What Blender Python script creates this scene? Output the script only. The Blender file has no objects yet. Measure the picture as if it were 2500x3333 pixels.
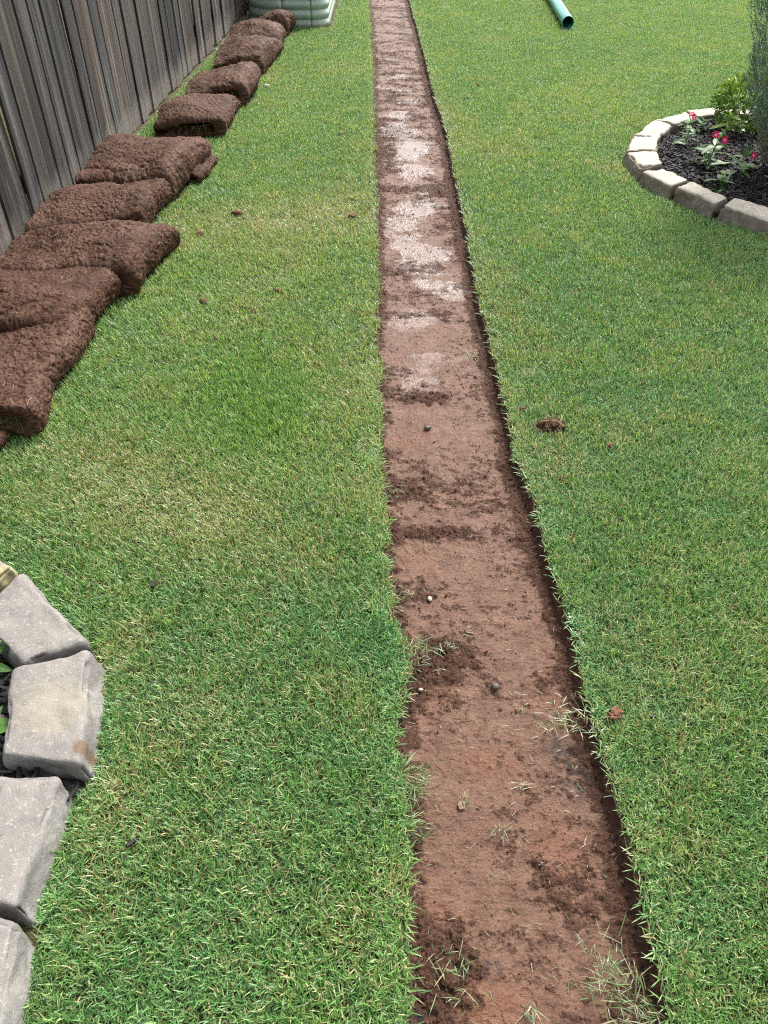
import bpy, math, random
import numpy as np
from mathutils import Vector, Matrix

R = math.radians
rng = np.random.default_rng(7)
random.seed(7)
scene = bpy.context.scene
C = scene.collection

# ------------------------------------------------------------------ camera
CAM_H = 1.55
cd = bpy.data.cameras.new("camera")
cd.sensor_fit = 'VERTICAL'
cd.sensor_height = 34.6
cd.lens = 26.0
cd.clip_start = 0.02
cd.clip_end = 600
cam = bpy.data.objects.new("camera", cd)
cam.location = (0, 0, CAM_H)
cam.rotation_euler = (R(90 - 41.8), 0, 0)
C.objects.link(cam)
scene.camera = cam

# ------------------------------------------------------------------ sky, sun, exposure
SUN_EL, SUN_AZ = 52.0, 32.0            # azimuth measured from +Y (far) towards +X (right)
world = bpy.data.worlds.new("World")
scene.world = world
world.use_nodes = True
wn = world.node_tree
wn.nodes.clear()
sky = wn.nodes.new('ShaderNodeTexSky')
sky.sky_type = 'NISHITA'
sky.sun_disc = False
sky.sun_elevation = R(SUN_EL)
sky.sun_rotation = R(SUN_AZ)
sky.air_density = 1.0
sky.dust_density = 4.0
sky.ozone_density = 1.0
hs = wn.nodes.new('ShaderNodeHueSaturation')      # a thin even overcast: the blue is washed out everywhere
hs.inputs['Saturation'].default_value = 0.22
bg = wn.nodes.new('ShaderNodeBackground')
bg.inputs['Strength'].default_value = 0.10
wo = wn.nodes.new('ShaderNodeOutputWorld')
wn.links.new(sky.outputs[0], hs.inputs['Color'])
wn.links.new(hs.outputs[0], bg.inputs[0])
wn.links.new(bg.outputs[0], wo.inputs[0])

sd = bpy.data.lights.new("sun", 'SUN')
sd.energy = 1.5
sd.angle = R(14)
sd.color = (1.0, 0.96, 0.90)
sun = bpy.data.objects.new("sun", sd)
az, el = R(SUN_AZ), R(SUN_EL)
to_sun = Vector((math.sin(az) * math.cos(el), math.cos(az) * math.cos(el), math.sin(el)))
sun.rotation_euler = to_sun.to_track_quat('Z', 'Y').to_euler()
sun.location = to_sun * 30
C.objects.link(sun)

vs = scene.view_settings
vs.view_transform = 'Standard'
vs.look = 'None'
vs.exposure = 2.0
vs.gamma = 1.0
vs.use_curve_mapping = False
scene.cycles.max_bounces = 4
scene.cycles.use_adaptive_sampling = True
scene.cycles.adaptive_threshold = 0.02
scene.cycles.filter_width = 1.15
scene.cycles.diffuse_bounces = 3
scene.cycles.glossy_bounces = 3
scene.cycles.transmission_bounces = 3
scene.cycles.use_denoising = False
scene.cycles.denoiser = 'OPENIMAGEDENOISE'
scene.cycles.denoising_input_passes = 'RGB_ALBEDO_NORMAL'
scene.cycles.denoising_prefilter = 'ACCURATE'

# ------------------------------------------------------------------ noise
_P = rng.permutation(256)
_P = np.concatenate([_P, _P, _P])
_G = rng.normal(size=(256, 3))
_G /= np.linalg.norm(_G, axis=1)[:, None]


def pn(p, seed=0.0):
    """gradient noise, p (N,3) -> about -1..1"""
    p = np.asarray(p, dtype=np.float64) + np.array([seed * 17.3 + 100.5, seed * 9.1 + 200.5, seed * 5.7 + 300.5])
    i = np.floor(p).astype(np.int64)
    f = p - i
    i &= 255
    w = f * f * f * (f * (f * 6 - 15) + 10)
    out = 0
    for dx in (0, 1):
        wx = w[:, 0] if dx else 1 - w[:, 0]
        for dy in (0, 1):
            wy = w[:, 1] if dy else 1 - w[:, 1]
            for dz in (0, 1):
                wz = w[:, 2] if dz else 1 - w[:, 2]
                h = _P[_P[_P[i[:, 0] + dx] + i[:, 1] + dy] + i[:, 2] + dz]
                g = _G[h]
                out = out + wx * wy * wz * (g[:, 0] * (f[:, 0] - dx) + g[:, 1] * (f[:, 1] - dy) + g[:, 2] * (f[:, 2] - dz))
    return out * 1.6


def fbm(p, octaves=4, seed=0.0, gain=0.5):
    a, s, t = 1.0, 0, 0.0
    q = np.asarray(p, dtype=np.float64)
    for o in range(octaves):
        s = s + a * pn(q, seed + o * 3.1)
        t += a
        a *= gain
        q = q * 2.03
    return s / t


def worley(p, seed=0, dims=3):
    """F1, F2 and a random value of the nearest cell"""
    p = np.asarray(p, dtype=np.float64) + np.array([seed * 7.7 + 50.3, seed * 3.9 + 60.1, seed * 5.3 + 70.7])
    c = np.floor(p).astype(np.int64)
    n = len(p)
    f1 = np.full(n, 9.0); f2 = np.full(n, 9.0); val = np.zeros(n)
    for dx in (-1, 0, 1):
        for dy in (-1, 0, 1):
            for dz in ((-1, 0, 1) if dims == 3 else (0,)):
                q = c + np.array([dx, dy, dz])
                h = _P[_P[_P[q[:, 0] & 255] + (q[:, 1] & 255)] + (q[:, 2] & 255)]
                j = np.stack([h, _P[h + 71], _P[h + 137]], -1) / 255.0
                dlt = q + j - p
                if dims == 2: dlt = dlt[:, :2]
                d = (dlt ** 2).sum(1)
                near = d < f1
                f2 = np.where(near, f1, np.minimum(f2, d))
                val = np.where(near, _P[h + 29] / 255.0, val)
                f1 = np.where(near, d, f1)
    return np.sqrt(f1), np.sqrt(f2), val


def sstep(a, b, x):
    t = np.clip((x - a) / (b - a), 0, 1)
    return t * t * (3 - 2 * t)


# ------------------------------------------------------------------ object helpers
def mesh_np(name, verts, faces, smooth=True, attrs=None, mat=None):
    """verts (N,3); faces list/array of quads or tris (uniform array) or list of arrays"""
    me = bpy.data.meshes.new(name)
    verts = np.asarray(verts, dtype=np.float32)
    blocks = faces if isinstance(faces, list) and len(faces) and isinstance(faces[0], np.ndarray) else [np.asarray(faces, dtype=np.int32)]
    blocks = [b for b in blocks if len(b)]
    loops = np.concatenate([b.ravel() for b in blocks]).astype(np.int32)
    sizes = np.concatenate([np.full(len(b), b.shape[1], np.int32) for b in blocks])
    starts = np.concatenate([[0], np.cumsum(sizes)[:-1]]).astype(np.int32)
    me.vertices.add(len(verts))
    me.vertices.foreach_set('co', verts.ravel())
    me.loops.add(len(loops))
    me.loops.foreach_set('vertex_index', loops)
    me.polygons.add(len(sizes))
    me.polygons.foreach_set('loop_start', starts)
    me.polygons.foreach_set('loop_total', sizes)
    me.polygons.foreach_set('use_smooth', np.full(len(sizes), smooth))
    me.update(calc_edges=True)
    for k, v in (attrs or {}).items():
        a = me.attributes.new(k, 'FLOAT', 'POINT')
        a.data.foreach_set('value', np.asarray(v, dtype=np.float32))
    if mat:
        me.materials.append(mat)
    return me


def obj(name, me, parent=None, loc=None, rot=None):
    o = bpy.data.objects.new(name, me)
    C.objects.link(o)
    if parent is not None:
        o.parent = parent
    if loc is not None:
        o.location = loc
    if rot is not None:
        o.rotation_euler = rot
    return o


def empty(name, loc=(0, 0, 0), rz=0):
    o = bpy.data.objects.new(name, None)
    o.empty_display_size = 0.05
    o.location = loc
    o.rotation_euler = (0, 0, rz)
    C.objects.link(o)
    return o


def tag(o, label=None, cat=None, group=None, kind=None):
    if label: o['label'] = label
    if cat: o['category'] = cat
    if group: o['group'] = group
    if kind: o['kind'] = kind
    return o


def normals_of(me):
    n = np.empty(len(me.vertices) * 3, np.float32)
    me.vertices.foreach_get('normal', n)
    return n.reshape(-1, 3)


def coords_of(me):
    n = np.empty(len(me.vertices) * 3, np.float32)
    me.vertices.foreach_get('co', n)
    return n.reshape(-1, 3)


def set_coords(me, co):
    me.vertices.foreach_set('co', np.asarray(co, np.float32).ravel())
    me.update()


def grid_faces(nr, nc, wrap=False):
    i = np.arange(nr - 1)[:, None]
    j = np.arange(nc if wrap else nc - 1)[None, :]
    j2 = (j + 1) % nc
    return np.stack([i * nc + j, i * nc + j2, (i + 1) * nc + j2, (i + 1) * nc + j], -1).reshape(-1, 4).astype(np.int32)


# ------------------------------------------------------------------ node helpers
class NT:
    def __init__(s, name):
        s.m = bpy.data.materials.new(name)
        s.m.use_nodes = True
        s.t = s.m.node_tree
        s.t.nodes.clear()
        s.out = s.t.nodes.new('ShaderNodeOutputMaterial')

    def n(s, typ, **kw):
        nd = s.t.nodes.new(typ)
        for k, v in kw.items():
            setattr(nd, k, v)
        return nd

    def l(s, a, b):
        s.t.links.new(a, b)

    def setin(s, nd, key, v):
        if hasattr(v, 'is_linked') or isinstance(v, bpy.types.NodeSocket):
            s.l(v, nd.inputs[key])
        else:
            nd.inputs[key].default_value = v

    def attr(s, name, typ='GEOMETRY'):
        a = s.n('ShaderNodeAttribute', attribute_name=name)
        a.attribute_type = typ
        return a.outputs['Fac']

    def coord(s, which='Object'):
        return s.n('ShaderNodeTexCoord').outputs[which]

    def pos(s):
        return s.n('ShaderNodeNewGeometry').outputs['Position']

    def mapping(s, vec, scale=(1, 1, 1), loc=(0, 0, 0)):
        m = s.n('ShaderNodeMapping')
        s.l(vec, m.inputs['Vector'])
        s.setin(m, 'Scale', scale)
        s.setin(m, 'Location', loc)
        return m.outputs[0]

    def noise(s, vec, scale=5, detail=4, rough=0.55, dist=0.0):
        m = s.n('ShaderNodeTexNoise')
        s.l(vec, m.inputs['Vector'])
        m.inputs['Scale'].default_value = scale
        m.inputs['Detail'].default_value = detail
        m.inputs['Roughness'].default_value = rough
        m.inputs['Distortion'].default_value = dist
        return m.outputs['Fac']

    def voro(s, vec, scale=5, feature='F1', rnd=1.0):
        m = s.n('ShaderNodeTexVoronoi', feature=feature)
        s.l(vec, m.inputs['Vector'])
        m.inputs['Scale'].default_value = scale
        m.inputs['Randomness'].default_value = rnd
        return m.outputs['Distance']

    def math(s, op, a, b=0.0, clamp=False):
        m = s.n('ShaderNodeMath', operation=op, use_clamp=clamp)
        s.setin(m, 0, a)
        s.setin(m, 1, b)
        return m.outputs[0]

    def rng(s, v, a, b, c=0.0, d=1.0, smooth=False):
        m = s.n('ShaderNodeMapRange')
        if smooth: m.interpolation_type = 'SMOOTHSTEP'
        s.l(v, m.inputs[0])
        for i, x in enumerate((a, b, c, d)):
            m.inputs[i + 1].default_value = x
        return m.outputs[0]

    def ramp(s, v, stops):
        m = s.n('ShaderNodeValToRGB')
        s.l(v, m.inputs[0])
        el = m.color_ramp.elements
        while len(el) < len(stops): el.new(0.5)
        for e, (p, c) in zip(el, stops):
            e.position = p
            e.color = (*c, 1)
        return m.outputs[0]

    def mix(s, f, a, b, blend='MIX'):
        m = s.n('ShaderNodeMix', data_type='RGBA', blend_type=blend)
        s.setin(m, 0, f)
        for i, v in ((6, a), (7, b)):
            if isinstance(v, tuple): m.inputs[i].default_value = (*v, 1)
            else: s.l(v, m.inputs[i])
        return m.outputs[2]

    def bump(s, h, strength=0.5, dist=0.01, normal=None):
        b = s.n('ShaderNodeBump')
        b.inputs['Strength'].default_value = strength
        b.inputs['Distance'].default_value = dist
        s.l(h, b.inputs['Height'])
        if normal is not None: s.l(normal, b.inputs['Normal'])
        return b.outputs[0]

    def pbsdf(s, color, rough=0.7, spec=0.5, normal=None, metal=0.0, **kw):
        b = s.n('ShaderNodeBsdfPrincipled')
        if isinstance(color, tuple): b.inputs['Base Color'].default_value = (*color, 1)
        else: s.l(color, b.inputs['Base Color'])
        s.setin(b, 'Roughness', rough)
        s.setin(b, 'Specular IOR Level', spec)
        s.setin(b, 'Metallic', metal)
        if normal is not None: s.l(normal, b.inputs['Normal'])
        for k, v in kw.items(): s.setin(b, k, v)
        return b.outputs[0]

    def done(s, sh):
        s.l(sh, s.out.inputs[0])
        return s.m


# ------------------------------------------------------------------ materials
def mat_blade(name, inst=True, straw_bias=0.0, dim=1.0):
    n = NT(name)
    r = n.attr('r')
    t = n.attr('t')
    col = n.ramp(r, [(0.0, (0.044, 0.118, 0.032)), (0.35, (0.080, 0.192, 0.052)), (0.65, (0.130, 0.272, 0.074)),
                     (0.86, (0.215, 0.370, 0.120)), (1.0, (0.36, 0.46, 0.21))])
    straw = n.ramp(n.math('FRACT', n.math('MULTIPLY', r, 7.31)), [(0.0, (0.19, 0.165, 0.065)), (0.45, (0.33, 0.325, 0.145)), (1.0, (0.50, 0.50, 0.28))])
    rr = n.math('FRACT', n.math('MULTIPLY', r, 13.7))
    if inst:
        dead = n.attr('dead', 'INSTANCER')
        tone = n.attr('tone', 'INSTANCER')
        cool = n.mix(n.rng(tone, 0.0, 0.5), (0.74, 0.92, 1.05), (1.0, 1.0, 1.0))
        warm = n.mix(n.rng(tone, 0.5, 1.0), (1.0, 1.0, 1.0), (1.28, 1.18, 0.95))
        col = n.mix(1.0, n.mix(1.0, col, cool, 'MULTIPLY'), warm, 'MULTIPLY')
        isd = n.math('LESS_THAN', rr, dead)
    else:
        isd = n.math('LESS_THAN', rr, straw_bias)
    col = n.mix(isd, col, straw)
    sheath = n.math('MULTIPLY', n.rng(t, 0.28, 0.0), 0.75)      # brown sheaths at the foot of each blade
    col = n.mix(sheath, col, (0.20, 0.175, 0.070))
    tip = n.math('MULTIPLY', n.rng(t, 0.86, 1.0), n.math('GREATER_THAN', n.math('FRACT', n.math('MULTIPLY', r, 31.7)), 0.55))
    col = n.mix(tip, col, (0.36, 0.36, 0.20))
    if dim < 1: col = n.mix(1.0, col, (dim, dim, dim), 'MULTIPLY')
    p = n.pbsdf(col, rough=0.38, spec=0.5)
    tr = n.n('ShaderNodeBsdfTranslucent')
    trc = n.mix(1.0, col, (1.25, 1.2, 0.7), 'MULTIPLY')
    n.l(trc, tr.inputs[0])
    mx = n.n('ShaderNodeMixShader')
    mx.inputs[0].default_value = 0.36
    n.l(p, mx.inputs[1])
    n.l(tr.outputs[0], mx.inputs[2])
    return n.done(mx.outputs[0])


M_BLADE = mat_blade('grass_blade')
M_BLADE_LOOSE = mat_blade('loose_grass_blade', inst=False, straw_bias=0.42, dim=0.62)


def mat_thatch():
    n = NT('thatch_soil')
    p = n.pos()
    a = n.noise(p, 9, 5, 0.6)
    b = n.noise(p, 160, 3, 0.6)
    col = n.ramp(n.math('ADD', n.math('MULTIPLY', a, .5), n.math('MULTIPLY', b, .5)),
                 [(0.3, (0.022, 0.020, 0.010)), (0.5, (0.060, 0.055, 0.022)), (0.7, (0.12, 0.10, 0.045))])
    return n.done(n.pbsdf(col, 0.9, 0.2, n.bump(b, .8, .01)))


M_THATCH = mat_thatch()


def mat_mud():
    n = NT('wet_clay_mud')
    p = n.pos()
    cr = n.attr('crumb')
    wet = n.attr('wet')
    oc = n.attr('orange')
    f1 = n.noise(p, 18, 6, 0.66)
    f2 = n.noise(p, 230, 4, 0.65)
    mid = n.noise(n.mapping(p, (1, 1.9, 1)), 75, 5, 0.68, 0.6)
    smooth = n.ramp(f1, [(0.28, (0.068, 0.032, 0.018)), (0.45, (0.100, 0.050, 0.031)), (0.58, (0.124, 0.067, 0.043)), (0.75, (0.150, 0.088, 0.062))])
    smooth = n.mix(n.math('MULTIPLY', oc, n.rng(mid, 0.3, 0.6, 0.15, 0.75)), smooth, (0.150, 0.056, 0.027))
    dark = n.ramp(f2, [(0.3, (0.040, 0.017, 0.009)), (0.55, (0.072, 0.032, 0.018)), (0.8, (0.105, 0.051, 0.030))])
    fac = n.rng(n.math('ADD', cr, n.math('MULTIPLY', n.math('SUBTRACT', mid, 0.5), 1.5)), 0.22, 0.80, 0, 1, True)
    col = n.mix(fac, smooth, dark)
    fleck = n.rng(n.math('ADD', n.noise(n.mapping(p, (1, 1.7, 1)), 120, 3, 0.6, 0.8), n.math('MULTIPLY', cr, 0.10)), 0.62, 0.68, 0, 0.7, True)
    col = n.mix(fleck, col, (0.044, 0.019, 0.010))
    blk = n.attr('charcoal')
    col = n.mix(blk, col, (0.024, 0.021, 0.021))
    rough = n.rng(wet, 0.0, 0.9, 0.58, 0.10)
    rough = n.math('ADD', rough, n.math('MULTIPLY', fac, 0.20))
    rough = n.math('ADD', rough, n.math('MULTIPLY', n.math('SUBTRACT', f1, 0.5), 0.30), True)
    hgt = n.math('ADD', n.math('MULTIPLY', f2, n.math('ADD', 0.25, n.math('MULTIPLY', fac, 1.0))), n.math('MULTIPLY', mid, 0.8))
    flat = n.rng(wet, 0.45, 1.0, 1.0, 0.06)
    hgt = n.math('MULTIPLY', hgt, flat)
    return n.done(n.pbsdf(col, rough, n.rng(wet, 0.05, 0.7, 0.28, 0.6), n.bump(hgt, 0.9, 0.008)))


M_MUD = mat_mud()


def mat_soil():
    n = NT('crumbly_red_brown_soil')
    p = n.coord('Object')
    crack = n.attr('crack')      # 1 on a clod's face, 0 in the cracks between clods
    cell = n.attr('cell')
    plate = n.attr('plate')
    a = n.noise(p, 12, 5, 0.6)
    b = n.noise(p, 110, 4, 0.62, 0.4)
    mixv = n.math('ADD', n.math('MULTIPLY', a, 0.40), n.math('ADD', n.math('MULTIPLY', b, 0.42), n.math('MULTIPLY', cell, 0.18)))
    col = n.ramp(mixv, [(0.33, (0.017, 0.006, 0.003)), (0.45, (0.036, 0.014, 0.0065)), (0.56, (0.060, 0.024, 0.012)), (0.70, (0.105, 0.048, 0.027))])
    pale = n.ramp(mixv, [(0.35, (0.042, 0.018, 0.010)), (0.50, (0.070, 0.034, 0.020)), (0.65, (0.105, 0.056, 0.037))])
    col = n.mix(n.math('MULTIPLY', plate, n.rng(crack, 0.3, 1.0, 0.15, 0.85)), col, pale)
    h = n.math('MULTIPLY', b, n.rng(plate, 0.0, 1.0, 1.0, 0.45))
    return n.done(n.pbsdf(col, 0.74, 0.25, n.bump(h, 0.8, 0.008)))


M_SOIL = mat_soil()


def mat_dark_soil(name='dark_root_soil', k=1.0):
    n = NT(name)
    p = n.pos()
    b = n.noise(p, 150, 4, 0.68)
    col = n.ramp(b, [(0.3, (0.026 * k, 0.011 * k, 0.006 * k)), (0.55, (0.066 * k, 0.029 * k, 0.015 * k)), (0.8, (0.125 * k, 0.060 * k, 0.034 * k))])
    return n.done(n.pbsdf(col, 0.85, 0.25, n.bump(b, 1.0, 0.01)))


M_DARKSOIL = mat_dark_soil()
M_CRUMB = mat_dark_soil('soil_crumb', 1.25)


def mat_root():
    n = NT('dry_root_fibre')
    r = n.attr('r')
    col = n.ramp(r, [(0.0, (0.12, 0.06, 0.03)), (0.5, (0.26, 0.16, 0.08)), (1.0, (0.48, 0.38, 0.22))])
    return n.done(n.pbsdf(col, 0.7, 0.3))


M_ROOT = mat_root()


def mat_wood():
    n = NT('weathered_cedar')
    p = n.coord('Object')
    oi = n.n('ShaderNodeObjectInfo').outputs['Random']
    off = n.n('ShaderNodeCombineXYZ')
    n.l(n.math('MULTIPLY', oi, 37.0), off.inputs[0])
    n.l(n.math('MULTIPLY', oi, 91.0), off.inputs[1])
    n.l(n.math('MULTIPLY', oi, 53.0), off.inputs[2])
    va = n.n('ShaderNodeVectorMath', operation='ADD')
    n.l(p, va.inputs[0]); n.l(off.outputs[0], va.inputs[1])
    q = va.outputs[0]
    # growth ring distortion round knots
    kn = n.n('ShaderNodeTexVoronoi', feature='F1')
    n.l(n.mapping(q, (7.0, 7.0, 1.6)), kn.inputs['Vector'])
    kn.inputs['Scale'].default_value = 1.0
    kd = kn.outputs['Distance']
    knot = n.rng(kd, 0.05, 0.19, 1.0, 0.0, True)
    stretched = n.mapping(q, (24, 24, 0.55))
    grain = n.noise(stretched, 1.0, 4, 0.6, 0.6)
    fine = n.noise(n.mapping(q, (190, 190, 2.2)), 1.0, 3, 0.6, 0.3)
    streak = n.noise(n.mapping(q, (9, 9, 0.35)), 1.0, 4, 0.6)
    gg = n.rng(n.math('ADD', n.math('MULTIPLY', grain, 0.6), n.math('MULTIPLY', fine, 0.4)), 0.34, 0.66, 0.08, 0.92)
    col = n.ramp(gg, [(0.15, (0.010, 0.010, 0.010)), (0.42, (0.048, 0.046, 0.045)), (0.60, (0.098, 0.095, 0.091)), (0.85, (0.22, 0.212, 0.20))])
    col = n.mix(n.math('MULTIPLY', n.rng(streak, 0.36, 0.56, 1, 0, True), 0.85), col, (0.022, 0.021, 0.022))       # black mildew streaks
    brn = n.rng(n.noise(n.mapping(q, (11, 11, 0.5), (5, 3, 1)), 1.0, 3, 0.5), 0.48, 0.66, 0, 0.7, True)
    col = n.mix(brn, col, n.mix(gg, (0.025, 0.014, 0.009), (0.15, 0.095, 0.060)))
    oi2 = n.math('FRACT', n.math('MULTIPLY', oi, 17.3))
    col = n.mix(n.rng(oi2, 0.45, 1.0, 0.0, 0.40), col, n.mix(gg, (0.022, 0.014, 0.010), (0.19, 0.145, 0.105)))
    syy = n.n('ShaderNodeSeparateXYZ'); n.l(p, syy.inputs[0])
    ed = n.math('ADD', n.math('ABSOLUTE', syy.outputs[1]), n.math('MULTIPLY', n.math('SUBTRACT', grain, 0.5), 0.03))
    col = n.mix(n.rng(ed, 0.054, 0.068, 0.0, 0.6, True), col, (0.014, 0.012, 0.012))     # board edges coloured dark to stand in for the shaded gaps
    tonev = n.rng(oi, 0, 1, 0.42, 1.0)
    cc = n.n('ShaderNodeCombineColor')
    for i in range(3): n.l(tonev, cc.inputs[i])
    col = n.mix(1.0, col, cc.outputs[0], 'MULTIPLY')
    col = n.mix(n.math('MULTIPLY', knot, 0.85), col, (0.018, 0.013, 0.011))
    # splash-bleached foot of the boards
    sz = n.n('ShaderNodeSeparateXYZ'); n.l(p, sz.inputs[0])
    edge = n.math('ADD', sz.outputs[2], n.math('MULTIPLY', n.math('SUBTRACT', n.noise(n.mapping(q, (9, 9, 3)), 1.0, 3), 0.5), 0.22))
    foot = n.rng(edge, 0.03, 0.20, 0.62, 0.0, True)
    col = n.mix(foot, col, n.mix(fine, (0.10, 0.085, 0.07), (0.32, 0.29, 0.25)))
    h = n.math('ADD', n.math('MULTIPLY', gg, 1.0), n.math('MULTIPLY', knot, -0.5))
    return n.done(n.pbsdf(col, 0.82, 0.25, n.bump(h, 0.7, 0.004)))


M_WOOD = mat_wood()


def mat_plain(name, col, rough=0.6, spec=0.4, metal=0.0, var=0.25, scale=40, bump=0.15, bdist=0.003):
    n = NT(name)
    p = n.coord('Object')
    a = n.noise(p, scale, 4, 0.6)
    c = n.mix(a, tuple(x * (1 - var) for x in col), tuple(min(1, x * (1 + var)) for x in col))
    return n.done(n.pbsdf(c, n.rng(a, 0.2, 0.8, rough * 0.9, min(1, rough * 1.1)), spec, n.bump(a, bump, bdist), metal))


M_CLOD = mat_plain('dry_clod_soil', (0.135, 0.068, 0.042), 0.85, 0.2, var=0.55, scale=110, bump=0.9, bdist=0.006)
M_NAIL = mat_plain('rusty_nail', (0.02, 0.015, 0.012), 0.7)


def mat_stone(name, top, side, stain, spots=()):
    n = NT(name)
    p = n.coord('Object')
    g = n.n('ShaderNodeNewGeometry')
    sz = n.n('ShaderNodeSeparateXYZ'); n.l(g.outputs['True Normal'], sz.inputs[0])
    up = n.attr('up')
    a = n.noise(p, 9, 5, 0.6)
    b = n.noise(p, 150, 3, 0.65)
    flecks = n.rng(n.noise(p, 105, 4, 0.75, 0.5), 0.53, 0.62, 0, 1, True)
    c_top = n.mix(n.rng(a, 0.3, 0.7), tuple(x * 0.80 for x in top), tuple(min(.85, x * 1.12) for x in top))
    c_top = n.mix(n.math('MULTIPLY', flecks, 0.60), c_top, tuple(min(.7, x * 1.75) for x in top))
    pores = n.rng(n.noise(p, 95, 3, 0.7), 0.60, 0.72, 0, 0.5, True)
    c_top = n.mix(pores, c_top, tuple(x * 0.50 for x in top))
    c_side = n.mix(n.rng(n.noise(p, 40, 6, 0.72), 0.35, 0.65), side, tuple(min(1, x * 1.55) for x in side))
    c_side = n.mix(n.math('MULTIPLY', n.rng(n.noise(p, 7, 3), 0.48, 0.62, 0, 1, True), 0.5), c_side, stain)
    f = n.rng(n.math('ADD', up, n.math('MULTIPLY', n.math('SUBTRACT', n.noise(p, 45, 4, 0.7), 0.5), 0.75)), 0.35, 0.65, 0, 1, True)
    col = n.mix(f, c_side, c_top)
    for (sx, sy, srad, scol, samt) in spots:
        ofs = n.n('ShaderNodeVectorMath', operation='SUBTRACT'); n.l(n.mapping(p, (1, 1, 0.0)), ofs.inputs[0]); ofs.inputs[1].default_value = (sx, sy, 0)
        ln = n.n('ShaderNodeVectorMath', operation='LENGTH'); n.l(ofs.outputs[0], ln.inputs[0])
        dd = n.math('ADD', ln.outputs['Value'], n.math('MULTIPLY', n.math('SUBTRACT', n.noise(p, 60, 4, 0.6), 0.5), srad * 1.1))
        col = n.mix(n.rng(dd, srad * 0.55, srad, samt, 0.0, True), col, scol)
    h = n.math('ADD', b, n.math('MULTIPLY', flecks, 0.25))
    return n.done(n.pbsdf(col, 0.88, 0.25, n.bump(h, 0.6, 0.003)))


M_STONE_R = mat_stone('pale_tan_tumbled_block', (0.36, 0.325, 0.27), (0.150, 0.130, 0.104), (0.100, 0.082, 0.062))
M_STONE_L = mat_stone('pale_grey_tumbled_block', (0.168, 0.156, 0.142), (0.155, 0.147, 0.137), (0.105, 0.10, 0.095))


def mat_leaf(name, c1, c2, rib=(0.20, 0.27, 0.11), rough=0.42):
    n = NT(name)
    t = n.attr('t')          # distance from midrib 0..1
    oi = n.n('ShaderNodeObjectInfo').outputs['Random']
    col = n.mix(oi, c1, c2)
    col = n.mix(n.rng(t, 0.0, 0.16, 0.8, 0.0), col, rib)
    nz = n.noise(n.coord('Object'), 120, 3)
    p = n.pbsdf(col, rough, 0.30, n.bump(nz, 0.2, 0.002))
    tr = n.n('ShaderNodeBsdfTranslucent')
    n.l(n.mix(1.0, col, (1.2, 1.3, 0.6), 'MULTIPLY'), tr.inputs[0])
    mx = n.n('ShaderNodeMixShader'); mx.inputs[0].default_value = 0.28
    n.l(p, mx.inputs[1]); n.l(tr.outputs[0], mx.inputs[2])
    return n.done(mx.outputs[0])


M_VINCA = mat_leaf('vinca_leaf', (0.040, 0.115, 0.024), (0.090, 0.195, 0.042))
M_VINCA_Y = mat_leaf('yellow_green_leaf', (0.15, 0.25, 0.045), (0.24, 0.34, 0.07))


def mat_attr_leaf(name, stops, rough=0.4, transl=0.25):
    n = NT(name)
    r = n.attr('r')
    col = n.ramp(r, stops)
    p = n.pbsdf(col, rough, 0.45)
    tr = n.n('ShaderNodeBsdfTranslucent')
    n.l(n.mix(1.0, col, (1.2, 1.2, 0.6), 'MULTIPLY'), tr.inputs[0])
    mx = n.n('ShaderNodeMixShader'); mx.inputs[0].default_value = transl
    n.l(p, mx.inputs[1]); n.l(tr.outputs[0], mx.inputs[2])
    return n.done(mx.outputs[0])


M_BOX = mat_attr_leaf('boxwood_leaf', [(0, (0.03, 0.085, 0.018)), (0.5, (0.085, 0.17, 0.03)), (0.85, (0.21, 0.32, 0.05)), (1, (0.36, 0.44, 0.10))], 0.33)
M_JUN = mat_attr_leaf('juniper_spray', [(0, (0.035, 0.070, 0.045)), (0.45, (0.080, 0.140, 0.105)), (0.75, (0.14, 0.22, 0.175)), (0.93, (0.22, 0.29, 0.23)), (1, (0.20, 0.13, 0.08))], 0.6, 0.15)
M_BARK = mat_plain('thin_bark', (0.10, 0.062, 0.040), 0.85, 0.2, var=0.5, scale=90, bump=0.8, bdist=0.006)
M_STEM = mat_plain('green_stem', (0.10, 0.16, 0.05), 0.5)


def mat_petal():
    n = NT('magenta_petal')
    t = n.attr('t')
    col = n.ramp(t, [(0.0, (0.80, 0.66, 0.70)), (0.22, (0.72, 0.18, 0.30)), (0.45, (0.50, 0.015, 0.085)), (1.0, (0.42, 0.010, 0.060))])
    return n.done(n.pbsdf(col, 0.5, 0.3))


M_PETAL = mat_petal()


def mat_mulch():
    n = NT('black_dyed_mulch')
    r = n.attr('r')
    p = n.pos()
    a = n.noise(n.mapping(p, (1, 1, 1)), 160, 3, 0.6)
    col = n.ramp(r, [(0.0, (0.006, 0.006, 0.007)), (0.6, (0.011, 0.010, 0.011)), (0.9, (0.026, 0.024, 0.024)), (0.97, (0.055, 0.046, 0.040)), (1.0, (0.12, 0.09, 0.07))])
    return n.done(n.pbsdf(col, 0.66, 0.22, n.bump(a, 0.7, 0.004)))


M_MULCH = mat_mulch()


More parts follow.
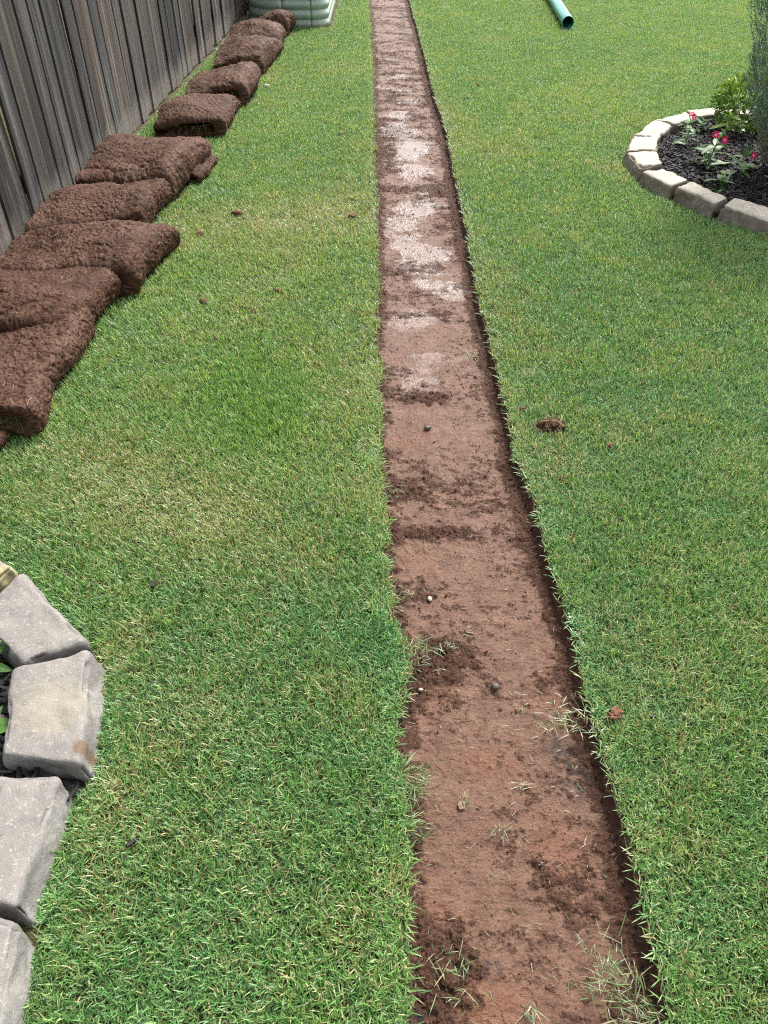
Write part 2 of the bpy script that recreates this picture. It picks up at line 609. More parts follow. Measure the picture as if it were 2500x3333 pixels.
def mat_bed_metal():
    n = NT('sage_green_coated_steel')
    p = n.pos()
    a = n.noise(p, 6, 4, 0.6)
    d = n.noise(p, 60, 4, 0.6)
    col = n.mix(a, (0.22, 0.30, 0.235), (0.27, 0.35, 0.285))
    sz = n.n('ShaderNodeSeparateXYZ'); n.l(p, sz.inputs[0])
    dirt = n.rng(n.math('ADD', sz.outputs[2], n.math('MULTIPLY', n.math('SUBTRACT', d, 0.5), 0.12)), 0.0, 0.07, 0.55, 0.0, True)
    col = n.mix(dirt, col, (0.16, 0.12, 0.085))
    return n.done(n.pbsdf(col, n.rng(d, 0.3, 0.7, 0.22, 0.34), 0.7))


M_BED = mat_bed_metal()
M_BOLT = mat_plain('zinc_bolt', (0.55, 0.56, 0.56), 0.3, 0.5, 0.9)


def mat_pipe():
    n = NT('teal_green_pvc')
    p = n.coord('Object')
    a = n.noise(p, 14, 4, 0.6)
    col = n.mix(a, (0.010, 0.23, 0.185), (0.018, 0.27, 0.22))
    sm = n.rng(n.noise(n.mapping(p, (30, 30, 4)), 1.0, 4), 0.62, 0.74, 0, 0.35, True)
    col = n.mix(sm, col, (0.16, 0.20, 0.13))
    return n.done(n.pbsdf(col, 0.34, 0.5))


M_PIPE = mat_pipe()
M_INK = mat_plain('faded_print', (0.03, 0.16, 0.14), 0.6)
M_PEB_DARK = mat_plain('dark_pebble', (0.06, 0.05, 0.04), 0.5, var=0.5)
M_PEB_WHITE = mat_plain('pale_pebble', (0.36, 0.31, 0.25), 0.7, var=0.3)
M_DRYLEAF = mat_plain('dry_pale_leaf', (0.22, 0.13, 0.09), 0.7, var=0.3)
M_TAG = mat_plain('grey_plastic', (0.30, 0.34, 0.36), 0.35)

# ------------------------------------------------------------------ layout data (metres, camera above the origin)
TL = np.array([(-3, .045), (0.2, .045), (.411, .045), (.562, .048), (.693, .045), (.80, .052), (.843, .046), (.955, .032), (1.08, .047), (1.19, .060), (1.248, .064), (1.29, .045), (1.325, .027), (1.42, .020),
               (1.548, .014), (1.70, .006), (1.856, .001), (2.05, -.010), (2.236, -.007), (2.45, -.012), (2.68, -.008), (2.75, -.030), (2.9, -.020), (3.344, -.024), (4.409, -.038), (5.431, -.060), (6.4, -.075), (7.36, -.088), (8.691, -.120), (10.813, -.178), (16, -.35)])
TR = np.array([(-3, .50), (.2, .50), (.411, .50), (.604, .505), (.822, .496), (.979, .489), (1.106, .476), (1.233, .488), (1.39, .480), (1.586, .467), (1.789, .456), (2.073, .435), (2.383, .440), (2.753, .428),
               (3.25, .417), (3.882, .426), (4.337, .425), (5.143, .426), (5.857, .424), (6.34, .393), (7.36, .375), (8.915, .349), (10.813, .304), (16, .14)])


def edge_l(y):
    y = np.asarray(y, float)
    p = np.stack([y * 0, y, y * 0], -1).reshape(-1, 3)
    return np.interp(y, TL[:, 0], TL[:, 1]) + (0.012 * pn(p * 7, 1) + 0.009 * pn(p * 21, 2) + 0.005 * pn(p * 60, 3)).reshape(y.shape)


def edge_r(y):
    y = np.asarray(y, float)
    p = np.stack([y * 0 + 5, y, y * 0], -1).reshape(-1, 3)
    return np.interp(y, TR[:, 0], TR[:, 1]) + (0.007 * pn(p * 6, 4) + 0.006 * pn(p * 23, 5) + 0.004 * pn(p * 60, 6)).reshape(y.shape)


def fence_x(y):
    return -1.80 + (y - 3.2) * 0.0405


SOIL_Z = -0.022
SLABS = [  # name key, NL, NR, FR, FL, height, label
    ((-1.78, 1.55), (-1.40, 1.50), (-1.265, 2.12), (-1.75, 2.15), .090, 'small end of a folded sod slab at the left picture edge, nearest of the row'),
    ((-1.78, 2.20), (-1.165, 2.11), (-1.175, 2.86), (-1.76, 2.78), .135, 'big folded sod slab with cracked pale soil top and dark cut front, second in the row'),
    ((-1.77, 2.66), (-1.20, 2.70), (-1.165, 3.22), (-1.75, 3.22), .158, 'rounded brown sod slab lapping over the cracked one, below the first visible fence boards'),
    ((-1.75, 3.14), (-1.085, 3.17), (-0.99, 3.70), (-1.73, 3.72), .168, 'long folded sod slab reaching farthest onto the lawn with a blunt rounded end'),
    ((-1.73, 3.66), (-1.165, 3.80), (-1.185, 4.38), (-1.70, 4.33), .185, 'short domed sod slab tucked between the longest slab and the tall creased one'),
    ((-1.69, 4.34), (-1.125, 4.29), (-1.065, 5.05), (-1.67, 5.25), .205, 'tall creased sod slab with grass hanging from its open front fold'),
    ((-1.50, 5.42), (-1.055, 5.50), (-1.04, 6.14), (-1.52, 6.22), .170, 'loaf shaped sod slab standing clear of its neighbours with green grass under its front'),
    ((-1.45, 6.20), (-0.975, 6.24), (-0.99, 6.96), (-1.46, 7.02), .185, 'shaggy sod slab just behind the loaf shaped one, near a pale scrap on the lawn'),
    ((-1.40, 7.12), (-0.975, 7.16), (-0.915, 8.00), (-1.44, 7.95), .195, 'wide fibrous sod slab, third from the green metal planter'),
    ((-1.42, 7.86), (-0.945, 7.92), (-0.930, 8.60), (-1.40, 8.70), .205, 'rounded sod slab, second from the green metal planter'),
    ((-1.36, 8.66), (-0.920, 8.74), (-0.905, 9.12), (-1.30, 9.10), .19, 'small bristly sod slab pressed against the green metal planter, farthest of the row'),
]
LOWSLAB = ((-1.50, 4.62), (-1.035, 4.60), (-1.02, 5.02), (-1.50, 5.12), .075, 'flat lower sod piece sticking out from beneath the tall creased slab')
K = (1.55 - .063) / (1.55 - .085)


def kk(*pts):
    return [(x * K, y * K) for x, y in pts]


STONES_R = [   # outer A, outer B, inner B, inner A  (top face)
    (kk((2.360, 5.872), (2.640, 5.845), (2.585, 5.66), (2.375, 5.68)), 'edging block behind the boxwood bush, mostly hidden by its leaves'),
    (kk((2.078, 5.784), (2.345, 5.872), (2.36, 5.68), (2.118, 5.640)), 'pale edging block at the back of the ring, left of the boxwood bush'),
    (kk((1.803, 5.568), (2.066, 5.776), (2.106, 5.632), (1.905, 5.455)), 'pale edging block right behind the tallest dark red flower'),
    (kk((1.588, 5.232), (1.796, 5.553), (1.893, 5.440), (1.735, 5.190)), 'long pale edging block on the far left curve, third from the boxwood'),
    (kk((1.470, 4.940), (1.577, 5.218), (1.722, 5.160), (1.652, 4.928)), 'small pale edging block with no shaded face, at the leftmost bend of the ring'),
    (kk((1.473, 4.600), (1.467, 4.915), (1.640, 4.895), (1.612, 4.660)), 'edging block with a steep grey end face, beside a bare patch of lawn'),
    (kk((1.566, 4.315), (1.470, 4.560), (1.596, 4.600), (1.690, 4.415)), 'chunky edging block with a broad grey front and grass tuft in its joint'),
    (kk((1.716, 4.040), (1.583, 4.283), (1.690, 4.345), (1.822, 4.135)), 'cream topped edging block with black mulch slivers on it'),
    (kk((1.938, 3.818), (1.738, 4.012), (1.838, 4.105), (2.030, 3.945)), 'longest edging block with a brown front, nearest in the right ring'),
    (kk((2.20, 3.690), (1.960, 3.800), (2.045, 3.935), (2.26, 3.84)), 'edging block cut off by the right picture edge'),
]
STONES_L = [
    (kk((-0.985, 1.425), (-1.22, 1.57), (-1.28, 1.42), (-1.06, 1.28)), 'edging block corner with yellow lichen, peeking in at the left edge'),
    (kk((-0.722, 1.178), (-0.955, 1.408), (-1.03, 1.255), (-0.850, 1.108)), 'broad pale grey edging block, upper one of the near left bed'),
    (kk((-0.640, 0.850), (-0.700, 1.150), (-0.862, 1.085), (-0.812, 0.872)), 'pale edging block with a rusty brown stain on its right corner'),
    (kk((-0.668, 0.560), (-0.672, 0.824), (-0.85, 0.824), (-0.83, 0.60)), 'edging block with two dark damp spots, below the rust stained one'),
    (kk((-0.62, 0.23), (-0.655, 0.538), (-0.82, 0.560), (-0.79, 0.25)), 'rounded beige edging block in the bottom left corner'),
]


def inpoly(px, py, poly):
    poly = np.asarray(poly)
    c = np.zeros(px.shape, bool)
    n = len(poly)
    j = n - 1
    for i in range(n):
        xi, yi = poly[i]; xj, yj = poly[j]
        cond = ((yi > py) != (yj > py)) & (px < (xj - xi) * (py - yi) / (yj - yi + 1e-12) + xi)
        c ^= cond
        j = i
    return c


BED_R = [np.array(s[0][0]) for s in STONES_R]
BEDPOLY_R = [(2.70, 5.86)] + [((s[0][0][0] + s[0][1][0]) / 2, (s[0][0][1] + s[0][1][1]) / 2) for s in STONES_R] + [(2.6, 3.72), (3.1, 4.0), (3.3, 4.8), (3.1, 5.5)]
BEDPOLY_R_IN = [(2.70, 5.80)] + [((s[0][2][0] + s[0][3][0]) / 2, (s[0][2][1] + s[0][3][1]) / 2) for s in STONES_R] + [(2.6, 3.82), (3.0, 4.1), (3.2, 4.8), (3.0, 5.4)]
BEDPOLY_L = [(-1.6, 1.62), (-1.10, 1.50), (-0.85, 1.30), (-0.68, 1.01), (-0.675, 0.70), (-0.64, 0.40), (-0.62, 0.05), (-1.6, 0.0)]


def slab_poly(s, grow=0.0):
    p = np.array([s[0], s[1], s[2], s[3]])
    c = p.mean(0)
    return c + (p - c) * (1 + grow)


def grass_ok(x, y):
    ok = (x < edge_l(y) - 0.003) | (x > edge_r(y) + 0.004)
    ok &= x > fence_x(y) + 0.05
    for s in STONES_R + STONES_L:
        p = np.array(s[0]); c = p.mean(0)
        ok &= ~inpoly(x, y, c + (p - c) * 1.17)
    ok &= ~inpoly(x, y, BEDPOLY_R)
    ok &= ~inpoly(x, y, BEDPOLY_L)
    for s in SLABS:
        ok &= ~inpoly(x, y, slab_poly(s, -0.10))
    ok &= ~((x > -1.46) & (x < -0.53) & (y > 9.20))
    ok &= ~((x < -1.25) & (y > 8.6))
    return ok


# ------------------------------------------------------------------ lawn soil sheet (reaches the horizon, the trench is cut out of it)
def build_lawn():
    ys = np.concatenate([[-100, -30, -8], np.arange(-3, 16.001, 0.02), [30, 80, 250]])
    hole = (ys >= -3) & (ys <= 16.001)
    mid = 0.2
    el = np.where(hole, edge_l(ys), mid)
    er = np.where(hole, edge_r(ys), mid)
    V, F = [], []
    for side in (0, 1):
        e = el if side == 0 else er
        out = [-250, -12, -4, -1.2, -0.4] if side == 0 else [0.9, 1.7, 4.5, 12, 250]
        cols = out + [None] if side == 0 else [None] + out
        base = len(V)
        arr = []
        for c in cols:
            x = e if c is None else np.full_like(e, c)
            arr.append(np.stack([x, ys, np.full_like(x, SOIL_Z)], -1))
        g = np.stack(arr, 1)
        F.append(grid_faces(len(ys), len(cols)) + (0 if side == 0 else sum(a.shape[0] for a in V)))
        V.append(g.reshape(-1, 3))
    me = mesh_np('lawn', np.concatenate(V), [F[0], F[1]], mat=M_THATCH)
    o = obj('lawn', me)
    tag(o, 'mown green lawn on both sides of the muddy strip', 'lawn', kind='structure')


build_lawn()

# ------------------------------------------------------------------ the stripped trench: clay floor and cut walls in one sheet
FLOOR_Z = -0.062


def gauss(x, y, cx, cy, sx, sy):
    return np.exp(-((x - cx) / sx) ** 2 - ((y - cy) / sy) ** 2)


def floor_fields(x, y, u):
    """height, crumb mask, wet mask, orange, charcoal for points of the trench floor; u is 0..1 across"""
    p = np.stack([x, y, np.zeros_like(x)], -1)
    broad = fbm(p * 3.2, 3, 11)
    cm = fbm(p * np.array([5.5, 8.5, 1]), 4, 12)
    band = pn(np.stack([x * 1.5, y * 6.5, x * 0], -1), 13)
    cm2 = fbm(p * np.array([24, 40, 1]), 4, 23, 0.62)
    crumb = 0.27 + 0.62 * cm + 0.22 * band + 0.62 * cm2
    crumb += 0.16 * sstep(2.8, 4.2, y) + 0.40 * sstep(0.12, 0.0, u) + 0.70 * sstep(0.86, 1.0, u)
    # remembered heaps of crumbs
    for cx, cy, sx, sy, a in ((.12, 1.22, .12, .09, .7), (.05, 1.90, .12, .05, .7), (.15, 1.70, .2, .035, .6), (.10, .50, .10, .10, .7), (.33, .58, .10, .10, .4), (.13, 2.45, .1, .05, .5),
                              (.09, .95, .08, .1, .4), (.10, 1.45, .1, .05, .5), (.1, 3.1, .15, .05, .5), (.3, 4.7, .12, .12, .5), (.06, 5.5, .1, .4, .35), (.15, 3.55, .1, .08, .5)):
        crumb += a * gauss(x, y, cx, cy, sx, sy)
    for cx, cy, sx, sy, a in ((.22, 1.52, .14, .07, .6), (.20, .90, .12, .14, .5), (.28, 1.35, .10, .08, .4), (.2, 2.15, .13, .1, .5), (.20, .70, .08, .09, .4), (.2, 2.75, .14, .15, .5),
                              (.26, .45, .06, .08, .5), (.12, 3.02, .10, .10, .55), (.14, 3.9, .12, .2, .4), (.18, 5.2, .13, .35, .45), (.17, 4.25, .13, .15, .4)):
        crumb -= a * gauss(x, y, cx, cy, sx, sy)
    crumb = sstep(0.25, 0.90, crumb)
    w1, w2, wv = worley(p * np.array([62, 74, 1]), 1, 2)
    v1, v2, vv = worley(p * np.array([118, 135, 1]), 2, 2)
    cell = (wv - .35) * sstep(0.0, 0.22, w2 - w1)
    cell2 = (vv - .4) * sstep(0.0, 0.25, v2 - v1)
    flk = fbm(p * np.array([30, 46, 1]), 4, 24, 0.6)
    flakes = sstep(0.10, 0.20, flk) * (0.25 + 0.75 * sstep(-.25, .25, fbm(p * 4.2, 2, 25)))
    cross = pn(np.stack([x * 5, y * 34, x * 0], -1), 14)
    small = fbm(p * 55, 3, 15)
    lump = np.abs(pn(p * 95, 16))
    tiny = pn(p * 190, 17)
    rough = 0.0055 * small + 0.004 * lump + 0.0105 * cell + 0.0055 * cell2 + 0.0015 * tiny
    h = 0.010 * broad + 0.0016 * cross + 0.0011 * small
    h = h + flakes * (1 - crumb) * (0.0030 + 0.0048 * cell2) + crumb * (0.0045 + rough) + 0.0030 * sstep(0.30, 0.42, cm2) * (1 - crumb)
    # edges of smeared skins: small terraces
    terr = fbm(p * np.array([7, 13, 1]), 4, 18) * 3.2
    tf = terr - np.floor(terr)
    h = h + 0.0035 * sstep(0.80, 1.0, tf) * (1 - 0.4 * crumb)
    # standing film of water in the far middle
    zone = sstep(2.6, 3.6, y) * sstep(9.5, 6.0, y)
    zone = np.maximum(zone * 0.9, 0.55 * sstep(1.9, 2.6, y) * sstep(9.5, 6.0, y))
    wetn = fbm(p * np.array([4.0, 4.0, 1]), 6, 19, 0.62) + 0.22 * pn(np.stack([x * 3, y * 22, x * 0], -1), 26) + 0.75 * (0.35 - np.abs(u - 0.42)) + zone * 0.42 - 0.40
    for cx, cy, sx, sy in ((.10, 3.03, .09, .11), (.08, 2.50, .05, .08), (.16, 5.45, .14, .22), (.14, 3.75, .10, .15), (.16, 4.35, .13, .14), (.25, 5.0, .1, .12), (.14, .87, .06, .06), (.34, 3.3, .05, .15)):
        wetn = wetn + 0.50 * gauss(x, y, cx, cy, sx, sy)
    wet = sstep(0.10, 0.34, wetn)
    level = 0.004 + 0.008 * pn(np.stack([x * 0.7, y * 2.2, x * 0], -1), 20)
    pool = sstep(0.15, 0.5, wetn) * zone
    h = h + pool * (np.maximum(h * 0.8, level) - h) * 0.92
    wet = np.maximum(wet * (0.30 + 0.5 * zone), pool * sstep(0.004, -0.002, h - level - 0.001)) * (1 - 0.75 * crumb * (1 - pool))
    orange = sstep(0.15, 0.6, fbm(p * 6, 4, 21)) * 0.6
    for cx, cy, sx, sy in ((.39, 1.16, .012, .035), (.21, .44, .07, .05), (.37, .72, .05, .07), (.13, 1.12, .05, .03), (.10, .58, .05, .05), (.40, 1.10, .04, .02), (.23, .93, .05, .04)):
        orange = orange + 0.7 * gauss(x, y, cx, cy, sx, sy)
    orange = np.clip(orange, 0, 1)
    ch = 0
    for cx, cy, sx, sy in ((.435, .90, .035, .06), (.375, 1.21, .012, .022), (.36, 1.29, .008, .016), (.25, .40, .03, .02), (.07, .42, .03, .03), (.40, .97, .03, .03), (.20, .51, .02, .02)):
        ch = ch + gauss(x, y, cx, cy, sx, sy)
    ch = np.clip(ch, 0, 1) * sstep(0.42, 0.6, 0.5 + 0.5 * fbm(p * 60, 3, 22)) * 0.85
    crumb = np.maximum(crumb, 0.45 * flakes)
    return FLOOR_Z + h, crumb, wet, orange, ch


def build_trench():
    ys = [0.0]
    ys = [-3, -1.5, -0.6, -0.2, 0.1]
    y = 0.16
    while y < 12.6:
        ys.append(y)
        y += 0.0027 + 0.0011 * max(0, y - 0.5) ** 1.1
    ys += [14, 16]
    ys = np.array(ys)
    nf = 190
    nw = 8
    u = np.concatenate([np.zeros(nw), np.linspace(0, 1, nf), np.ones(nw)])
    wl = np.concatenate([np.linspace(1, 1.0 / nw, nw), np.zeros(nf), np.zeros(nw)])
    wr = np.concatenate([np.zeros(nw), np.zeros(nf), np.linspace(1.0 / nw, 1, nw)])
    L, Rr = edge_l(ys), edge_r(ys)
    Y = np.repeat(ys[:, None], len(u), 1)
    X = L[:, None] + 0.010 + (Rr - L - 0.022)[:, None] * u[None, :]
    X = X - 0.016 * wl[None, :] + 0.018 * wr[None, :]
    Uu = np.repeat(u[None, :], len(ys), 0)
    z, cr, wet, oc, ch = floor_fields(X.ravel(), Y.ravel(), Uu.ravel())
    W = np.maximum(wl, wr)[None, :].repeat(len(ys), 0).ravel()
    z = z * (1 - W) + (SOIL_Z + 0.004) * W
    p = np.stack([X.ravel(), Y.ravel(), z], -1)
    wall = (W > 0) & (W < 1)
    nz = fbm(p * 45, 3, 30) * 0.010 + pn(p * 130, 31) * 0.004
    sgn = np.where(np.repeat(wl[None, :], len(ys), 0).ravel() > 0, 1, -1)
    p[:, 0] += np.where(wall, nz * sgn, 0)
    cr = np.maximum(cr, (W > 0) * 1.0)
    wet = wet * (W == 0)
    me = mesh_np('trench_floor', p, grid_faces(len(ys), len(u)), attrs=dict(crumb=cr, wet=wet, orange=oc * (W == 0), charcoal=ch), mat=M_MUD)
    o = obj('trench_floor', me)
    tag(o, 'long shallow strip of bare wet red clay cut through the lawn', 'trench', kind='structure')
    return o


trench = build_trench()


# ------------------------------------------------------------------ small shape builders
def ico(level):
    t = (1 + 5 ** .5) / 2
    v = [(-1, t, 0), (1, t, 0), (-1, -t, 0), (1, -t, 0), (0, -1, t), (0, 1, t), (0, -1, -t), (0, 1, -t), (t, 0, -1), (t, 0, 1), (-t, 0, -1), (-t, 0, 1)]
    f = [(0, 11, 5), (0, 5, 1), (0, 1, 7), (0, 7, 10), (0, 10, 11), (1, 5, 9), (5, 11, 4), (11, 10, 2), (10, 7, 6), (7, 1, 8), (3, 9, 4), (3, 4, 2), (3, 2, 6), (3, 6, 8), (3, 8, 9), (4, 9, 5), (2, 4, 11), (6, 2, 10), (8, 6, 7), (9, 8, 1)]
    v = [np.array(a) / np.linalg.norm(a) for a in v]
    for _ in range(level):
        cache, nf = {}, []
        def midp(a, b):
            k = (min(a, b), max(a, b))
            if k not in cache:
                m = v[a] + v[b]
                v.append(m / np.linalg.norm(m)); cache[k] = len(v) - 1
            return cache[k]
        for a, b, c in f:
            ab, bc, ca = midp(a, b), midp(b, c), midp(c, a)
            nf += [(a, ab, ca), (b, bc, ab), (c, ca, bc), (ab, bc, ca)]
        f = nf
    return np.array(v), np.array(f, np.int32)


ICO0, ICO1, ICO2, ICO3 = ico(0), ico(1), ico(2), ico(3)


def clod_mesh(name, size, mat, seed, flat=0.7, rough=0.35, lvl=3):
    v, f = (ICO0, ICO1, ICO2, ICO3)[lvl]
    q = v * 1.3
    d = 1 + rough * fbm(q * 1.4, 3, seed) + rough * 0.5 * pn(q * 5, seed + 1) + rough * .25 * pn(q * 11, seed + 2)
    w = v * d[:, None] * np.array(size)
    w[:, 2] *= flat
    return mesh_np(name, w, f, smooth=True, mat=mat)


def blades_np(base, az, length, width, tilt, curl, levels=(0, .38, .72, 1.0), taper=(1.0, 1.0, .72, 0.0)):
    """curved strips; returns verts, [quads, tris], t, r. arrays of N blades"""
    n = len(base)
    d = np.stack([np.cos(az), np.sin(az), np.zeros(n)], -1)
    side = np.stack([-np.sin(az), np.cos(az), np.zeros(n)], -1)
    pts = []
    pos = base.copy()
    prev = 0
    for k, s in enumerate(levels):
        if k:
            a = tilt + curl * (s + prev) / 2
            seg = (s - prev) * length
            pos = pos + d * (np.sin(a) * seg)[:, None] + np.array([0, 0, 1.0]) * (np.cos(a) * seg)[:, None]
            prev = s
        w = width * taper[k] * 0.5
        if k < len(levels) - 1:
            pts.append(pos - side * w[:, None])
            pts.append(pos + side * w[:, None])
        else:
            pts.append(pos)
    V = np.stack(pts, 1)
    m = V.shape[1]
    off = (np.arange(n) * m)[:, None]
    quads = []
    for k in range(len(levels) - 2):
        quads.append(off + np.array([[2 * k, 2 * k + 1, 2 * k + 3, 2 * k + 2]]))
    last = 2 * (len(levels) - 2)
    tris = off + np.array([[last, last + 1, last + 2]])
    t = np.repeat(np.array([s for s in levels[:-1] for _ in (0, 1)] + [1.0])[None, :], n, 0)
    r = np.repeat(rng.random(n)[:, None], m, 1)
    return V.reshape(-1, 3), [np.concatenate(quads).astype(np.int32), tris.astype(np.int32)], t.ravel(), r.ravel()


def grass_tile(name, radius, n, h=(0.017, 0.037), w=(0.0016, 0.0031), tiltr=(0.05, 0.95)):
    a = rng.random(n) * 2 * np.pi
    rad = radius * np.sqrt(rng.random(n))
    base = np.stack([rad * np.cos(a), rad * np.sin(a), rng.uniform(-.002, .003, n)], -1)
    az = rng.random(n) * 2 * np.pi
    L = rng.uniform(h[0], h[1], n)
    W = rng.uniform(w[0], w[1], n)
    tilt = rng.uniform(tiltr[0], tiltr[1], n)
    curl = rng.uniform(0.0, 0.9, n)
    v, f, t, r = blades_np(base, az, L, W, tilt, curl)
    me = mesh_np(name, v, f, smooth=True, attrs=dict(t=t, r=r), mat=M_BLADE)
    return bpy.data.objects.new(name, me)


# ------------------------------------------------------------------ the grass of the lawn: one uncountable mass
def build_grass():
    col = bpy.data.collections.new('grass_sources')
    NB, NS = 12, 6
    for i in range(NB):
        col.objects.link(grass_tile('a_patch_%02d' % i, 0.043, 80))
    for i in range(NS):
        col.objects.link(grass_tile('b_tuft_%02d' % i, 0.012, 11, tiltr=(0.1, 1.1)))

    def grid(y0, y1, step, margin):
        xs, ys_ = [], []
        y = y0
        while y < y1:
            F = y * .745 + 1.04
            hw = .5 * F + margin
            k = int(2 * hw / step)
            xs.append(np.linspace(-hw, hw, k)); ys_.append(np.full(k, y))
            y += step
        x = np.concatenate(xs); y = np.concatenate(ys_)
        return x + rng.uniform(-.45, .45, len(x)) * step, y + rng.uniform(-.45, .45, len(x)) * step

    x1, y1 = grid(0.05, 2.5, 0.034, 0.6)
    x2, y2 = grid(2.5, 13.0, 0.040, 0.7)
    x = np.concatenate([x1, x2]); y = np.concatenate([y1, y2])
    inside = grass_ok(x, y)
    for k in range(10):
        a = k / 10 * 2 * np.pi
        inside &= grass_ok(x + .046 * np.cos(a), y + .046 * np.sin(a))
    pxs, pys = x[inside], y[inside]
    # border zones: small tufts rooted exactly along the edges
    bx, by = grid(0.1, 2.6, 0.0125, 0.15)
    cx, cy = grid(2.6, 10.9, 0.018, 0.15)
    x = np.concatenate([bx, cx]); y = np.concatenate([by, cy])
    far_in = np.ones(len(x), bool)
    ok = grass_ok(x, y)
    x, y = x[ok], y[ok]
    deep = np.ones(len(x), bool)
    for k in range(8):
        a = k / 8 * 2 * np.pi
        deep &= grass_ok(x + .060 * np.cos(a), y + .060 * np.sin(a))
    x, y = x[~deep], y[~deep]
    keep = rng.random(len(x)) < np.where(y < 2.6, 0.95, 0.8)
    x, y = x[keep], y[keep]
    X = np.concatenate([pxs, x]); Y = np.concatenate([pys, y])
    n, nb = len(X), len(pxs)
    idx = np.concatenate([rng.integers(0, NB, nb), NB + rng.integers(0, NS, n - nb)])
    p = np.stack([X, Y, X * 0], -1)
    big = fbm(p * 1.1, 3, 40)
    midn = fbm(p * 4.5, 3, 41)
    sm = fbm(p * 15, 3, 42)
    fine = pn(p * 38, 43)
    dead = 0.07 + 0.24 * sstep(0.0, 0.45, midn) + 0.30 * sstep(0.10, 0.5, sm) * sstep(-.3, .3, big) + 0.10 * fine + 0.10 * sstep(0, .5, big) - 0.05 * sstep(1.4, .5, Y)
    for cx, cy, sx, sy, a in ((-.26, 4.2, .30, .35, .45), (-.75, 4.05, .4, .25, .40), (-.62, 1.75, .28, .22, .45), (-.95, 1.95, .25, .25, .38), (-.6, 2.9, .35, .5, .12), (-.35, 1.55, .2, .25, .2), (-.15, 5.0, .15, .8, .20), (-.1, 2.5, .12, .8, .22), (.52, 3.2, .12, .6, .28),
                              (.50, 5.9, .12, .8, .25), (.62, 1.2, .10, .25, .25), (.56, 2.05, .12, .25, .35), (1.0, 2.1, .3, .3, .12), (-.45, 1.05, .15, .12, .3), (-.58, .78, .06, .2, .35), (-.66, 1.2, .05, .12, .4),
                              (1.36, 4.9, .1, .2, .35), (-.95, 7.2, .2, .2, .4), (-.35, 7.4, .25, .35, .25), (.8, 5.2, .2, .3, .15), (.75, 1.1, .06, .12, .3), (-.35, .75, .15, .1, .2), (-.5, 3.6, .3, .4, .15), (-.25, .55, .06, .3, .15)):
        dead = dead + a * gauss(X, Y, cx, cy, sx, sy)
    el = np.abs(X - edge_l(Y)); er = np.abs(X - edge_r(Y))
    dead = dead + 0.22 * np.exp(-np.minimum(el, er) / 0.03)
    dead = np.clip(dead, 0.03, 0.85)
    tone = np.clip(0.50 + 0.42 * big + 0.42 * midn + 0.30 * sm + 0.22 * fine + 0.10 * rng.normal(size=n) + 0.16 * sstep(1.5, 6, Y) - 0.14 * sstep(1.6, 0.3, Y) + 0.30 * gauss(X, Y, -.6, 3.0, .7, 1.6), 0, 1)  # near tufts coloured darker, far ones lighter, imitating grazing light on the lawn
    hscale = 1.0 + 0.25 * midn + 0.25 * sm + 0.22 * fine + 0.10 * rng.normal(size=n)
    lush = gauss(X, Y, -.5, 2.45, .18, .28) + gauss(X, Y, -.40, 2.2, .1, .14) + gauss(X, Y, -.02, 1.28, .05, .06)
    hscale = np.clip(hscale + 0.35 * lush - 0.25 * (dead > .55), 0.6, 1.6)
    dead = np.clip(dead - 0.4 * lush, 0.02, 1)
    # worn gaps where the thatch shows
    gap = (sm > 0.42) & (dead > 0.42) & (rng.random(n) < 0.4)
    keep = ~gap
    X, Y, idx, dead, tone, hscale = X[keep], Y[keep], idx[keep], dead[keep], tone[keep], hscale[keep]
    n = len(X)
    me = bpy.data.meshes.new('lawn_grass')
    me.vertices.add(n)
    me.vertices.foreach_set('co', np.stack([X, Y, np.full(n, SOIL_Z) + rng.uniform(-.002, .003, n)], -1).astype(np.float32).ravel())
    for nm, v in (('dead', dead), ('tone', tone), ('hs', hscale), ('rz', rng.random(n) * 2 * np.pi)):
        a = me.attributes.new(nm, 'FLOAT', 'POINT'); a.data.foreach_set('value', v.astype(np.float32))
    a = me.attributes.new('idx', 'INT', 'POINT'); a.data.foreach_set('value', idx.astype(np.int32))
    me.materials.append(M_BLADE)
    o = obj('lawn_grass', me)
    ng = bpy.data.node_groups.new('scatter_grass', 'GeometryNodeTree')
    ng.interface.new_socket('Geometry', in_out='INPUT', socket_type='NodeSocketGeometry')
    ng.interface.new_socket('Geometry', in_out='OUTPUT', socket_type='NodeSocketGeometry')
    N = ng.nodes
    gi, go = N.new('NodeGroupInput'), N.new('NodeGroupOutput')
    ci = N.new('GeometryNodeCollectionInfo')
    ci.inputs['Collection'].default_value = col
    ci.inputs['Separate Children'].default_value = True
    ci.inputs['Reset Children'].default_value = True
    iop = N.new('GeometryNodeInstanceOnPoints')
    iop.inputs['Pick Instance'].default_value = True

    def na(nm, typ):
        a = N.new('GeometryNodeInputNamedAttribute'); a.data_type = typ
        a.inputs['Name'].default_value = nm
        return a.outputs['Attribute']
    cr = N.new('ShaderNodeCombineXYZ'); ng.links.new(na('rz', 'FLOAT'), cr.inputs[2])
    cs = N.new('ShaderNodeCombineXYZ')
    cs.inputs[0].default_value = 1; cs.inputs[1].default_value = 1
    hsn = na('hs', 'FLOAT')
    ng.links.new(hsn, cs.inputs[2])
    ng.links.new(gi.outputs[0], iop.inputs['Points'])
    ng.links.new(ci.outputs[0], iop.inputs['Instance'])
    ng.links.new(na('idx', 'INT'), iop.inputs['Instance Index'])
    e2r = N.new('FunctionNodeEulerToRotation'); ng.links.new(cr.outputs[0], e2r.inputs[0])
    ng.links.new(e2r.outputs[0], iop.inputs['Rotation'])
    ng.links.new(cs.outputs[0], iop.inputs['Scale'])
    ng.links.new(iop.outputs[0], go.inputs[0])
    md = o.modifiers.new('scatter', 'NODES'); md.node_group = ng
